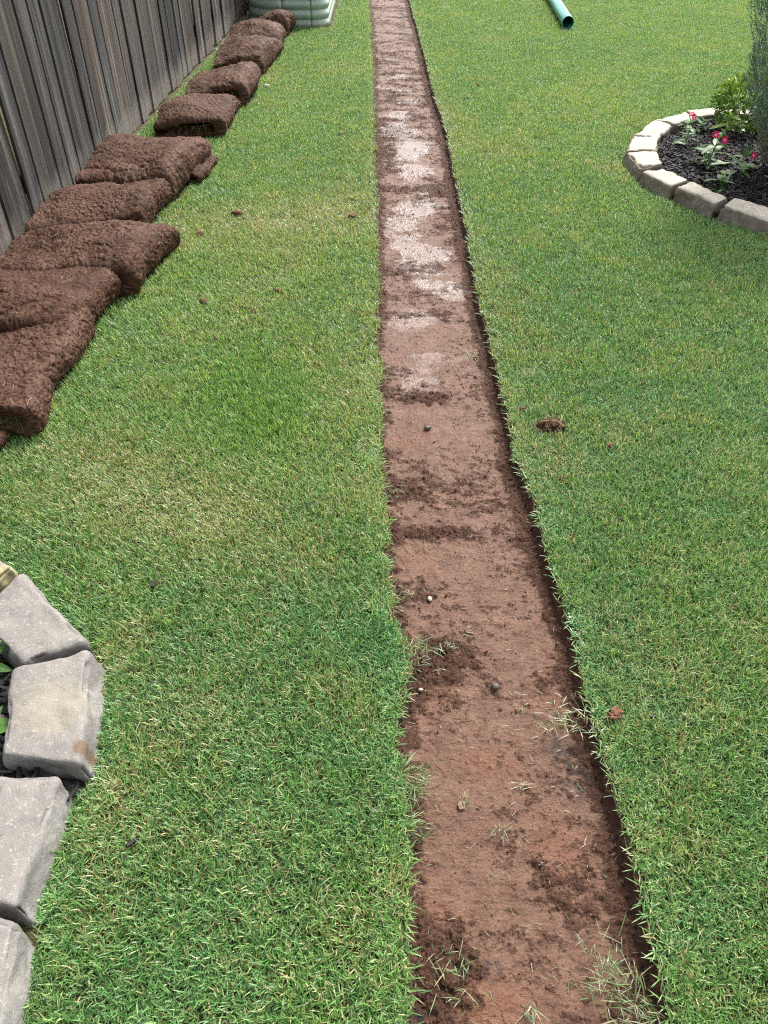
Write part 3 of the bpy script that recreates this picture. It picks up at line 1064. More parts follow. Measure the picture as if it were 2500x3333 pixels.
    tag(o, 'short green bermuda grass blades of the mown lawn', 'grass', kind='stuff')
    print('grass instances', n, 'patches', nb)


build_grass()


# ------------------------------------------------------------------ the fence: every picket its own board
def picket_mesh(k):
    w, t, h = 0.1385, 0.016, 1.83
    nz, nx = 24, 7
    rs = np.random.default_rng(100 + k)
    zs = np.linspace(0, h, nz)
    xs = np.array([-.5, -.47, -.25, 0, .25, .47, .5]) * w
    V = []
    bow = rs.uniform(-.006, .006); cup = rs.uniform(-.0025, .0025); tw = rs.uniform(-.004, .004)
    for face in (0, 1):
        for z in zs:
            for i, xx in enumerate(xs):
                d = 0 if face == 0 else -t
                cham = -0.0045 if (i in (0, nx - 1)) else 0
                if face: cham = -cham
                ex = xx + (rs.normal() * .0007 if i in (0, nx - 1) else 0)
                V.append((d + cham + bow * math.sin(z / h * math.pi) + cup * (xx / (w / 2)) ** 2 + tw * (xx / w) * (z / h), ex, z + (rs.normal() * .002 if z == 0 else 0)))
    V = np.array(V)
    # local: x is out of the fence (towards the lawn), y along it
    n1 = nz * nx
    f1 = grid_faces(nz, nx)
    f2 = (grid_faces(nz, nx) + n1)[:, ::-1]
    side = []
    for r in range(nz - 1):
        for c in (0, nx - 1):
            a, b = r * nx + c, (r + 1) * nx + c
            side.append((a, b, b + n1, a + n1) if c == 0 else (a, a + n1, b + n1, b))
    for c in range(nx - 1):
        a = c; side.append((a, a + n1, a + 1 + n1, a + 1))
        a = (nz - 1) * nx + c; side.append((a, a + 1, a + 1 + n1, a + n1))
    F = [f1, f2, np.array(side, np.int32)]
    # nail heads
    nv = len(V); NV = []; NF = []
    for zc in (0.235 + rs.uniform(-.02, .02), 0.95):
        for yc in (-.035 + rs.uniform(-.01, .01), .035 + rs.uniform(-.01, .01)):
            b0 = nv + len(NV)
            for a in range(6):
                an = a / 6 * 2 * math.pi
                NV.append((0.0028 + bow * math.sin(zc / h * math.pi), yc + .0035 * math.cos(an), zc + .0035 * math.sin(an)))
            NF += [(b0, b0 + 1, b0 + 2, b0 + 3), (b0, b0 + 3, b0 + 4, b0 + 5)]
    V = np.concatenate([V, np.array(NV)])
    F.append(np.array(NF, np.int32))
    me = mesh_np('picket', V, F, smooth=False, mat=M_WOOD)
    me.materials.append(M_NAIL)
    mi = np.zeros(len(me.polygons), np.int32); mi[-len(NF):] = 1
    me.polygons.foreach_set('material_index', mi)
    return me


def build_fence():
    root = empty('wooden_fence', (fence_x(6.0), 6.0, SOIL_Z))
    ang = math.atan(0.0405)
    root.rotation_euler = (0, 0, -ang)
    tag(root, 'tall weathered grey wooden privacy fence along the left side', 'fence')
    ms = [picket_mesh(k) for k in range(9)]
    s = -4.6
    i = 0
    rs = np.random.default_rng(5)
    while s < 9.5:
        o = obj('picket', ms[int(rs.integers(0, 9))], root)
        wid = rs.uniform(0.93, 1.03)
        o.scale = (1, wid, 1)
        o.location = (rs.uniform(-.010, .010), s + 0.07 * wid, 0.012 + rs.uniform(-.008, .012))
        o.rotation_euler = (0, rs.uniform(-.004, .004), rs.uniform(-.02, .02))
        s += 0.1385 * wid + abs(rs.normal()) * 0.0022 + 0.0012
        i += 1
    for z in (0.235, 0.95, 1.62):
        b = np.array([(x, y, zz) for x in (-.062, -.024) for y in (-4.6, 9.5) for zz in (z - .045, z + .045)])
        f = np.array([(0, 1, 3, 2), (4, 6, 7, 5), (0, 4, 5, 1), (2, 3, 7, 6), (0, 2, 6, 4), (1, 5, 7, 3)], np.int32)
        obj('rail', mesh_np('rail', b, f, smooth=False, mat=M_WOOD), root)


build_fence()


# ------------------------------------------------------------------ folded sod slabs
def fibres(pts, nrm, n, name, parent, length=(.02, .06), width=.0011, seed=0, mat=None, lay=1.25):
    rs = np.random.default_rng(seed)
    k = rs.integers(0, len(pts), n)
    V, Q, T, Rr = [], [], [], []
    b = pts[k]; nn = nrm[k]
    rnd = rs.normal(size=(n, 3))
    tang = rnd - nn * (rnd * nn).sum(1)[:, None]
    tang /= np.linalg.norm(tang, axis=1)[:, None] + 1e-9
    side = np.cross(nn, tang)
    L = rs.uniform(length[0], length[1], n)
    lift = rs.uniform(0.05, 0.5, n)
    bend = rs.uniform(-.5, .5, n)
    ls = np.linspace(0, 1, 5)
    for s in ls:
        c = b + tang * (s * L)[:, None] + nn * (lift * L * (s - s * s) * 1.6 + .0012)[:, None] + side * (bend * L * s * s)[:, None]
        w = width * (1 - .6 * s)
        V.append(c - side * w * .5 + nn * 0); V.append(c + side * w * .5)
    V = np.stack(V, 1)
    off = (np.arange(n) * 10)[:, None]
    Q = np.concatenate([off + np.array([[2 * j, 2 * j + 1, 2 * j + 3, 2 * j + 2]]) for j in range(4)]).astype(np.int32)
    r = np.repeat(rs.random(n)[:, None], 10, 1).ravel()
    t = np.repeat(np.repeat(ls, 2)[None, :], n, 0).ravel()
    me = mesh_np(name, V.reshape(-1, 3), Q, attrs=dict(r=r, t=t), mat=mat or M_ROOT)
    o = obj(name, me, parent)
    o['kind'] = 'stuff'
    return o


def build_slab(i, s, z0=0.0, fringe=True):
    NL, NR, FR, FL, h, label = s
    NL, NR, FR, FL = map(np.array, (NL, NR, FR, FL))
    dist = (NL[1] + FL[1]) / 2
    res = 0.0046 if dist < 4.0 else (0.0062 if dist < 6.5 else 0.010)
    wid = np.linalg.norm(NR - NL); dep = np.linalg.norm(FR - NR)
    ny = max(16, int(dep / res))
    # closed outer profile (a across 0..1, b height 0..1)
    ra = min(0.5 * h / wid * 1.05, .2)
    prof = []
    ntop = int(wid / res)
    for a in np.linspace(0.0, 1 - ra, ntop): prof.append((a, 1.0))
    nfold = max(10, int(h * 1.6 / res))
    for q in np.linspace(0, 1, nfold + 2)[1:-1]:
        th = math.pi / 2 - q * math.pi
        prof.append((1 - ra + ra * max(0, math.cos(th)) ** .62, .5 + .5 * math.sin(th)))
    for a in np.linspace(1 - ra, 0.0, max(8, ntop // 3)): prof.append((a, 0.0))
    for b in np.linspace(0, 1, 8)[1:-1]: prof.append((0.0, b))
    prof = np.array(prof)
    m = len(prof)
    slit = np.stack([np.clip(prof[:, 0], 0.0, 1 - ra * 1.5), np.full(m, 0.46)], -1)
    rings = []
    # near cap (inside -> outside), body, far cap
    capd = [(1.0, .055), (.80, .05), (.66, .02), (.58, .004), (.45, .0), (.30, .0), (.16, .003), (.07, .009), (.02, .016)]
    for sft, ind in capd: rings.append((sft, ind / dep))
    body = [(0.0, v) for v in np.linspace(0.026 / dep, 1 - 0.026 / dep, ny)]
    rings += body
    for sft, ind in reversed(capd): rings.append((sft, 1 - ind / dep))
    V = []
    rs = np.random.default_rng(300 + i)
    ph = rs.uniform(0, 6, 6)
    drop, dome = {1: (.02, .05), 2: (.12, .16), 3: (.15, .22)}.get(i, (.22, .30))
    for sft, v in rings:
        pr_ = prof * (1 - sft) + slit * sft
        a, b = pr_[:, 0], pr_[:, 1]
        left = NL * (1 - v) + FL * v
        right = NR * (1 - v) + FR * v
        right = right + np.array([0.012 * math.sin(v * 5 + ph[0]) + 0.008 * math.sin(v * 11 + ph[1]), 0])
        xy = left[None, :] * (1 - a)[:, None] + right[None, :] * a[:, None]
        hh = h * (0.93 + 0.10 * np.sin(a * 4.2 + ph[2]) + 0.06 * np.sin(v * 7 + a * 3 + ph[3]))
        q = 2 * v - 1
        hh = hh * (1.10 - drop * v * v - dome * abs(q) ** 3.5) * (1 - 0.30 * (1 - a) ** 3)
        V.append(np.concatenate([xy, (SOIL_Z + 0.012 + z0 + b * hh)[:, None]], 1))
    V = np.concatenate(V)
    F = grid_faces(len(rings), m, wrap=True)[:, ::-1]
    org = np.array([(NL[0] + FR[0]) / 2, (NL[1] + FR[1]) / 2, SOIL_Z + z0])
    me = mesh_np('soil', V - org, F, mat=M_SOIL)
    # make sure normals face out
    nrm = normals_of(me)
    topi = np.arange(len(V)).reshape(len(rings), m)[len(rings) // 2, ntop // 2]
    if nrm[topi, 2] < 0:
        me.flip_normals(); me.update(); nrm = normals_of(me)
    co = coords_of(me).astype(np.float64)
    w = co + org
    d = 0.028 * fbm(w * 4, 2, 50 + i) + 0.008 * fbm(w * 17, 2, 51) + 0.0050 * fbm(w * 55, 2, 52)
    # creases running across the slab
    crease = pn(np.stack([w[:, 0] * 2.0, w[:, 1] * 6, w[:, 2] * 2], -1) + .25 * fbm(w * 8, 2, 58)[:, None], 54 + i)
    d -= 0.010 * sstep(0.07, 0.0, np.abs(crease)) * (nrm[:, 2] > 0.3) * sstep(-.1, .4, pn(w * 2.5, 57 + i))
    wd = w + 0.008 * np.stack([pn(w * 30, 56), pn(w * 30, 59), pn(w * 30, 60)], -1)
    f1, f2, fv = worley(wd * 46, i)
    g1, g2, gv = worley(wd * 95, i + 3)
    plate = sstep(-.10, .40, pn(w * 3.6, 66 + i) + (0.45 if i == 1 else 0.0))
    d += (0.0035 * (fv - .5) - 0.0075 * sstep(0.10, 0.0, f2 - f1)) * (0.35 + 0.65 * plate)
    d += (0.0045 * (gv - .5) - 0.0025 * sstep(0.16, 0.0, g2 - g1)) * (1.1 - 0.6 * plate)
    for nm, vv in (('crack', sstep(0.02, 0.20, f2 - f1)), ('cell', gv), ('plate', plate)):
        at = me.attributes.new(nm, 'FLOAT', 'POINT'); at.data.foreach_set('value', vv.astype(np.float32))
    low = sstep(0.0, 0.03, co[:, 2])
    co = co + nrm * (d * (0.35 + 0.65 * low))[:, None]
    set_coords(me, co)
    nrm = normals_of(me)
    root = empty('sod_slab', tuple(org))
    tag(root, label, 'sod', 'turned over sod slabs along the fence')
    obj('soil', me, root)
    up = (nrm[:, 2] > 0.0) & (co[:, 2] > .02)
    fibres(co[up], nrm[up], int(90 * wid * dep / .3) if dist < 5 else int(160 * wid * dep / .3), 'root_fibres', root, (.012, .05) if dist < 5 else (.02, .07), 0.0010 if dist < 5 else .0019, 400 + i)
    # grass of the folded-in face, poking out of the front gap and along the foot of the fold
    if fringe:
        n = 260
        a = rs.uniform(0.1, .93, n)
        P = NL[None, :] * (1 - a)[:, None] + NR[None, :] * a[:, None]
        base = np.concatenate([P + np.array([0, 0.03]), (SOIL_Z + z0 + h * rs.uniform(.25, .62, n))[:, None]], 1) - org
        v, f, t, r = blades_np(base, rs.uniform(-2.6, -.5, n), rs.uniform(.025, .06, n), rs.uniform(.0012, .0026, n), rs.uniform(.9, 1.9, n), rs.uniform(-.2, .9, n))
        g = obj('grass_fringe', mesh_np('grass_fringe', v, f, attrs=dict(t=t, r=r), mat=M_BLADE_LOOSE), root)
        g['kind'] = 'stuff'


for i, s in enumerate(SLABS):
    build_slab(i, s)
build_slab(20, LOWSLAB, fringe=False)


# ------------------------------------------------------------------ edging stones
def build_stone(k, s, mat, group, H=0.063, splay=0.022):
    c4, label = s
    oA, oB, iB, iA = map(np.array, c4)
    cen = (oA + oB + iA + iB) / 4
    rs = np.random.default_rng(700 + k)
    nu, nv, nw = (56, 34, 22) if k >= 40 else (34, 22, 16)
    ztop = H + rs.uniform(-.005, .005)
    zbot = SOIL_Z - 0.03
    tilt = rs.uniform(-.006, .006, 2)

    def P(u, v, w):
        a = oA * (1 - u) + oB * u
        b = iA * (1 - u) + iB * u
        xy = a * (1 - v) + b * v
        outd = (a - b) / (np.linalg.norm(a - b) + 1e-9)
        xy = xy + outd * splay * (1 - v) * (1 - w) - outd * 0.004 * v * (1 - w)
        gap = 0.010 * (1 - 2 * u) * (oB - oA) / np.linalg.norm(oB - oA)
        z = zbot + (ztop - zbot) * w + w * (tilt[0] * (u - .5) * 2 + tilt[1] * (v - .5) * 2)
        return np.array([xy[0] - gap[0] * 0 - cen[0], xy[1] - cen[1], z])
    # cube sphere style grid: build 5 faces with shared verts by rounding key
    verts, idx, faces, upv = [], {}, [], []

    def vid(u, v, w):
        key = (round(u, 4), round(v, 4), round(w, 4))
        if key not in idx:
            # round the box: superellipse in uvw
            q = np.array([u * 2 - 1, v * 2 - 1, w * 2 - 1])
            idx[key] = len(verts)
            Ld = np.array([np.linalg.norm(oB - oA), np.linalg.norm(oA - iA), ztop - zbot]) / 2
            rr = 0.013 if k >= 40 else 0.017
            Ld = Ld + np.array([.004, 0, 0])
            inner = np.clip(q * Ld, -(Ld - rr), Ld - rr)
            dv = q * Ld - inner
            nn = np.linalg.norm(dv)
            if nn > rr: dv = dv * rr / nn
            pq = (inner + dv) / Ld
            verts.append(P(*(pq * .5 + .5)))
        return idx[key]
    U = np.linspace(0, 1, nu); Vv = np.linspace(0, 1, nv); W = np.linspace(0, 1, nw)
    for i in range(nu - 1):
        for j in range(nv - 1):
            faces.append([vid(U[i], Vv[j], 1), vid(U[i + 1], Vv[j], 1), vid(U[i + 1], Vv[j + 1], 1), vid(U[i], Vv[j + 1], 1)])
    for i in range(nu - 1):
        for k2 in range(nw - 1):
            for v in (0, 1):
                q = [vid(U[i], v, W[k2]), vid(U[i + 1], v, W[k2]), vid(U[i + 1], v, W[k2 + 1]), vid(U[i], v, W[k2 + 1])]
                faces.append(q if v == 0 else q[::-1])
    for j in range(nv - 1):
        for k2 in range(nw - 1):
            for u in (0, 1):
                q = [vid(u, Vv[j], W[k2]), vid(u, Vv[j], W[k2 + 1]), vid(u, Vv[j + 1], W[k2 + 1]), vid(u, Vv[j + 1], W[k2])]
                faces.append(q if u == 0 else q[::-1])
    me = mesh_np('edging_stone', np.array(verts), np.array(faces, np.int32), mat=mat)
    nrm = normals_of(me)
    co = coords_of(me).astype(float)
    top = co[:, 2].argmax()
    if nrm[top, 2] < 0:
        me.flip_normals(); me.update(); nrm = normals_of(me)
    w = co + np.array([cen[0], cen[1], 0]) + k * 3.3
    d = 0.012 * fbm(w * 7, 2, 61) + 0.0050 * fbm(w * 20, 2, 62) + 0.0012 * fbm(w * 55, 1, 63)
    # chipped facets on the corners
    chip = pn(w * 11, 64)
    edge = 1 - np.abs(nrm).max(1)
    d -= 0.014 * sstep(0.10, 0.3, chip) * sstep(0.03, 0.20, edge)
    sidew = sstep(.5, .2, np.abs(nrm[:, 2]))
    fa1, fa2, fav = worley(w * 13, k)
    d += 0.006 * (fav - .5) * sidew * sstep(0, .25, fa2 - fa1)
    co = co + nrm * d[:, None]
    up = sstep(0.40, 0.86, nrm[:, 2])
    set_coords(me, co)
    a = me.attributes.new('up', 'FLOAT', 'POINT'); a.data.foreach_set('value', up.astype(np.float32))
    o = obj('edging_stone', me, loc=(cen[0], cen[1], 0))
    tag(o, label, 'edging stone', group)
    return o


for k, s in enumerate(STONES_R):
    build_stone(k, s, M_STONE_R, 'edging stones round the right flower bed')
LS = dict(top=(0.168, 0.156, 0.142), side=(0.155, 0.147, 0.137), stain=(0.105, 0.10, 0.095))
cen_l = [np.mean(np.array(s[0]), axis=0) for s in STONES_L]
M_RUST = mat_stone('pale_block_with_rust_stain', spots=((-0.655 - cen_l[2][0], .905 - cen_l[2][1], .022, (0.105, 0.062, 0.034), .75), (-.75 - cen_l[2][0], 1.0 - cen_l[2][1], .09, (0.25, 0.225, 0.165), .5)), **LS)
M_DAMP = mat_stone('pale_block_with_damp_spots', spots=((-.812 - cen_l[3][0], .803 - cen_l[3][1], .024, (0.085, 0.076, 0.062), .85), (-.785 - cen_l[3][0], .708 - cen_l[3][1], .028, (0.09, 0.085, 0.072), .85)), **LS)
M_LICHEN = mat_stone('pale_block_with_lichen', spots=((-1.0 - cen_l[0][0], 1.42 - cen_l[0][1], .05, (0.30, 0.27, 0.13), .8),), **LS)
ML = [M_LICHEN, M_STONE_L, M_RUST, M_DAMP, M_STONE_L]
st_l = [build_stone(40 + k, s, ML[k], 'edging stones round the left flower bed') for k, s in enumerate(STONES_L)]


# damp and rust stains lie on the left stones as thin irregular skins
def stain(parent, name, cx, cy, sx, sy, col, z, seed, slope=(0, 0)):
    pass


# ------------------------------------------------------------------ mulch beds
def bed_height(x, y, poly_c, rad, top):
    d = np.hypot(x - poly_c[0], y - poly_c[1]) / rad
    p = np.stack([x, y, x * 0], -1)
    return SOIL_Z + 0.012 + top * np.clip(1 - d * d, 0, 1) + 0.008 * fbm(p * 9, 2, 70)


def build_mulch(name, poly, cen, rad, top, n, label, xr, yr, chip=(.018, .065)):
    root = empty(name, (cen[0], cen[1], SOIL_Z))
    tag(root, label, 'mulch', kind='stuff')
    # mound
    k = 40
    X, Y = np.meshgrid(np.linspace(*xr, k), np.linspace(*yr, k))
    x, y = X.ravel(), Y.ravel()
    z = bed_height(x, y, cen, rad, top)
    ins = inpoly(x, y, poly)
    z = np.where(ins, z, SOIL_Z - .02)
    obj('soil_mound', mesh_np('soil_mound', np.stack([x - cen[0], y - cen[1], z - SOIL_Z], -1), grid_faces(k, k), mat=M_MULCH, attrs=dict(r=np.full(len(x), .1))), root)
    x = rng.uniform(*xr, n * 3); y = rng.uniform(*yr, n * 3)
    ok = inpoly(x, y, poly)
    x, y = x[ok][:n], y[ok][:n]
    n = len(x)
    z = bed_height(x, y, cen, rad, top) + rng.uniform(0.0, .016, n)
    L = rng.uniform(chip[0], chip[1], n) * rng.choice([.5, 1, 1, 1.5], n); W = rng.uniform(.004, .012, n); T = rng.uniform(.0025, .006, n)
    box = np.array([(-.5, -.5, -.5), (-.5, .5, -.5), (-.5, -.3, .5), (-.5, .3, .5), (0, -.6, -.5), (0, .6, -.5), (0, -.5, .5), (0, .5, .5), (.5, -.25, -.4), (.5, .25, -.4), (.5, -.2, .3), (.5, .2, .3)])
    bf = np.array([(0, 1, 5, 4), (4, 5, 9, 8), (2, 6, 7, 3), (6, 10, 11, 7), (0, 4, 6, 2), (4, 8, 10, 6), (1, 3, 7, 5), (5, 7, 11, 9), (0, 2, 3, 1), (8, 9, 11, 10)])
    B = np.repeat(box[None], n, 0) + rng.normal(size=(n, 12, 3)) * .10
    B = B * np.stack([L, W, T], -1)[:, None, :]
    B[:, :, 2] += (B[:, :, 0] ** 2) * rng.uniform(-3, 3, n)[:, None]
    yaw = rng.random(n) * 6.283; pit = rng.normal(size=n) * .28; rol = rng.normal(size=n) * .5
    cy, sy, cp, sp, cr_, sr = np.cos(yaw), np.sin(yaw), np.cos(pit), np.sin(pit), np.cos(rol), np.sin(rol)
    x0, y0, z0 = B[..., 0], B[..., 1], B[..., 2]
    y1 = y0 * cr_[:, None] - z0 * sr[:, None]; z1 = y0 * sr[:, None] + z0 * cr_[:, None]
    x2 = x0 * cp[:, None] + z1 * sp[:, None]; z2 = -x0 * sp[:, None] + z1 * cp[:, None]
    x3 = x2 * cy[:, None] - y1 * sy[:, None]; y3 = x2 * sy[:, None] + y1 * cy[:, None]
    V = np.stack([x3 + (x - cen[0])[:, None], y3 + (y - cen[1])[:, None], z2 + (z - SOIL_Z)[:, None]], -1).reshape(-1, 3)
    Fq = ((np.arange(n) * 12)[:, None, None] + bf[None]).reshape(-1, 4)
    me = mesh_np('bark_chips', V, Fq, smooth=False, attrs=dict(r=np.repeat(rng.random(n), 12)), mat=M_MULCH)
    o = obj('bark_chips', me, root); o['kind'] = 'stuff'


build_mulch('mulch', BEDPOLY_R_IN, (2.35, 4.75), 1.25, 0.045, 6500, 'black shredded bark mulch filling the right flower bed', (1.5, 3.1), (3.75, 5.95))
build_mulch('mulch', [(-1.5, 1.55), (-1.0, 1.22), (-.84, 1.07), (-.80, .86), (-.66, .86), (-.66, .80), (-.82, .80), (-.8, .3), (-1.5, .2)], (-1.2, .9), .7, 0.02, 2200,
            'black mulch behind the near left edging blocks', (-1.5, -.6), (.2, 1.55))


# ------------------------------------------------------------------ vinca plants
def leaf_mesh(name, L=1.0, W=0.36, mat=M_VINCA, fold=0.18, droop=0.35):
    ns, nw = 9, 5
    V, T = [], []
    for i in range(ns):
        s = i / (ns - 1)
        w = W * 0.5 * (math.sin(math.pi * (s ** 0.80)) ** 0.75) if 0 < s < 1 else 0.012
        a = droop * s
        x, z = s * L * math.cos(a * .6), -droop * s * s * 0.5 + 0.10 * s
        for j in range(nw):
            q = (j / (nw - 1)) * 2 - 1
            V.append((x, q * w, z + fold * abs(q) * w + 0.02 * math.sin(s * 9) * abs(q) * w))
            T.append(abs(q))
    return mesh_np(name, np.array(V), grid_faces(ns, nw), attrs=dict(t=T), mat=mat)


LEAVES = [leaf_mesh('leaf', W=w, droop=d) for w, d in ((.36, .3), (.42, .6), (.32, .1), (.38, .9))]
LEAVES_Y = [leaf_mesh('leaf', W=w, droop=d, mat=M_VINCA_Y) for w, d in ((.30, .3), (.34, .6))]
_pv = []
_pt = []
for i in range(6):
    s = i / 5
    w = 0.46 * (s ** .8) * (1 - .35 * sstep(.75, 1, s)) + .04
    for j in range(5):
        q = j / 4 * 2 - 1
        _pv.append((s * (1 - .10 * q * q), q * w, .06 * math.sin(s * 3) + .05 * q * q * s)); _pt.append(s)
PETAL = mesh_np('petal', np.array(_pv), grid_faces(6, 5), attrs=dict(t=_pt), mat=M_PETAL)


def tube_mesh(name, pts, radii, mat, sides=7, attrs=None):
    pts = np.asarray(pts, float)
    n = len(pts)
    V = []
    for i in range(n):
        d = pts[min(i + 1, n - 1)] - pts[max(i - 1, 0)]
        d /= np.linalg.norm(d) + 1e-9
        up = np.array([0, 0, 1.]) if abs(d[2]) < .9 else np.array([1., 0, 0])
        a = np.cross(d, up); a /= np.linalg.norm(a)
        b = np.cross(d, a)
        for k in range(sides):
            an = k / sides * 2 * math.pi
            V.append(pts[i] + radii[i] * (a * math.cos(an) + b * math.sin(an)))
    V.append(pts[-1]); 
    F = grid_faces(n, sides, wrap=True)
    cap = np.array([(len(V) - 1, (n - 1) * sides + k, (n - 1) * sides + (k + 1) % sides) for k in range(sides)], np.int32)
    return mesh_np(name, np.array(V), [F, cap], mat=mat)


def build_vinca(x, y, z, h, whorls, leaf, flowers, label, seed, leaves=LEAVES, lean=(0, 0), cat='flower', name='vinca_plant'):
    rs = np.random.default_rng(seed)
    root = empty(name, (x, y, z))
    tag(root, label, cat, 'young bedding plants')
    pts = [(lean[0] * s * s, lean[1] * s * s, h * s - .01) for s in np.linspace(0, 1, 6)]
    obj('stem', tube_mesh('stem', pts, np.linspace(.004, .0022, 6), M_STEM), root)
    a0 = rs.uniform(0, 6)
    for w in range(whorls):
        s = 0.12 + 0.86 * w / max(1, whorls - 1)
        k = 5 if w > whorls - 3 else 4
        for j in range(k):
            o = obj('leaf', leaves[int(rs.integers(0, len(leaves)))], root)
            a = a0 + j / k * 2 * math.pi + w * 1.1 + rs.uniform(-.3, .3)
            L = 1.35 * leaf * rs.uniform(.75, 1.2) * (0.65 if w == whorls - 1 else 1)
            o.scale = (L, L, L)
            o.location = (lean[0] * s * s, lean[1] * s * s, h * s)
            pitch = rs.uniform(-.65, .25) - (0.35 if w == whorls - 1 else 0)
            o.rotation_euler = (rs.uniform(-.3, .3), pitch, a)
    for (dx, dy, dz, tilt, az, size) in flowers:
        c = obj('flower', clod_mesh('flower', (size * .14, size * .14, size * .14), M_PETAL, seed, 1, .1, 1), root, loc=(dx, dy, dz), rot=(0, tilt, az))
        a = c.data.attributes.new('t', 'FLOAT', 'POINT')
        for j in range(5):
            p = obj('petal', PETAL, c)
            p.scale = (size, size, size)
            p.rotation_euler = (rs.uniform(-.2, .2), rs.uniform(-.35, .05), j / 5 * 6.283 + rs.uniform(-.15, .15))


BZ = 0.018
build_vinca(1.905, 5.17, BZ, .15, 5, .060, [(0.005, -.01, .185, .9, -1.2, .019), (-.008, .0, .20, -.5, .5, .018)], 'upright flowering plant with a dark red bloom in front of the back edging blocks', 1)
build_vinca(1.925, 4.78, BZ, .17, 5, .085, [(-.010, -.02, .195, 1.0, -1.9, .022), (.045, -.03, .17, 1.0, -1.3, .027)], 'tallest flowering plant with two pink red blooms in the middle of the mulch', 2, lean=(.02, 0))
build_vinca(1.885, 4.44, BZ, .075, 3, .075, [], 'low flowerless seedling with broad glossy leaves, nearest the front edging blocks', 3)
build_vinca(2.050, 4.60, BZ, .12, 4, .075, [(.035, -.02, .135, .9, -1.0, .024)], 'plant with one pink red bloom, right of the tallest flower', 4)
build_vinca(1.83, 4.31, BZ - .005, .03, 2, .032, [], 'tiny two leafed seedling just behind the long front edging block', 5)
build_vinca(2.225, 5.36, BZ, .13, 4, .085, [], 'yellow green broad leafed seedling in front of the boxwood', 6, LEAVES_Y)
build_vinca(2.115, 5.50, BZ, .07, 3, .060, [], 'low clump of bright leaves beside the back edging blocks', 7)
build_vinca(2.02, 5.56, BZ, .06, 3, .050, [], 'leafy sprout between the dark red bloom and the low bright clump', 12)
build_vinca(2.175, 4.42, BZ, .075, 4, .050, [], 'narrow leafed sprout at the right picture edge', 8)
build_vinca(-.985, 1.145, 0.0, .08, 4, .055, [], 'green leaf spray lying over the joint of two left edging blocks', 9, lean=(.03, 0))
build_vinca(-.925, 0.955, -.01, .07, 5, .060, [], 'broad leafed plant touching the rust stained edging block', 10)


# ------------------------------------------------------------------ boxwood bush
def build_boxwood():
    cx, cy = 2.395, 5.55
    root = empty('boxwood_bush', (cx, cy, 0))
    tag(root, 'round boxwood bush with small bright green leaves behind the mulch bed', 'bush')
    V = []
    for k in range(9):
        a = k * 2.4
        pts = [(0.02 * math.cos(a), .02 * math.sin(a), 0.0), (.06 * math.cos(a), .06 * math.sin(a), .09), (.13 * math.cos(a), .13 * math.sin(a), .2 + .02 * (k % 3))]
        obj('stem', tube_mesh('stem', pts, (.006, .004, .002), M_BARK, 6), root)
    n = 2300
    d = rng.normal(size=(n, 3)); d /= np.linalg.norm(d, axis=1)[:, None]
    rad = rng.uniform(.45, 1.0, n) ** .6
    bumpy = 1 + .22 * fbm(d * 2.2, 2, 80)
    c = d * (rad * bumpy)[:, None] * np.array([.225, .215, .185]) + np.array([0, 0, .185])
    ok = c[:, 2] > .01
    c, d = c[ok], d[ok]; n = len(c)
    out = d + rng.normal(size=(n, 3)) * .6 + np.array([0, 0, .5]); out /= np.linalg.norm(out, axis=1)[:, None]
    sd = np.cross(out, rng.normal(size=(n, 3))); sd /= np.linalg.norm(sd, axis=1)[:, None]
    nn = np.cross(out, sd)
    L = rng.uniform(.020, .034, n)[:, None]; W = L * .30
    P = [c, c + out * L * .45 - sd * W + nn * L * .08, c + out * L * .45 + sd * W + nn * L * .08, c + out * L * .8 - sd * W * .7, c + out * L * .8 + sd * W * .7, c + out * L]
    Vv = np.stack(P, 1).reshape(-1, 3)
    o6 = (np.arange(n) * 6)[:, None]
    tr = np.concatenate([o6 + np.array([[0, 2, 1]]), o6 + np.array([[3, 4, 5]])]).astype(np.int32)
    qd = (o6 + np.array([[1, 2, 4, 3]])).astype(np.int32)
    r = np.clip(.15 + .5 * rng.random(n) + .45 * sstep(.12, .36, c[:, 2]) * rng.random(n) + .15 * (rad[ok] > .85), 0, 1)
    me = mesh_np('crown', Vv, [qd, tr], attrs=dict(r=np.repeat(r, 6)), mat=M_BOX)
    obj('crown', me, root)['kind'] = 'stuff'


build_boxwood()


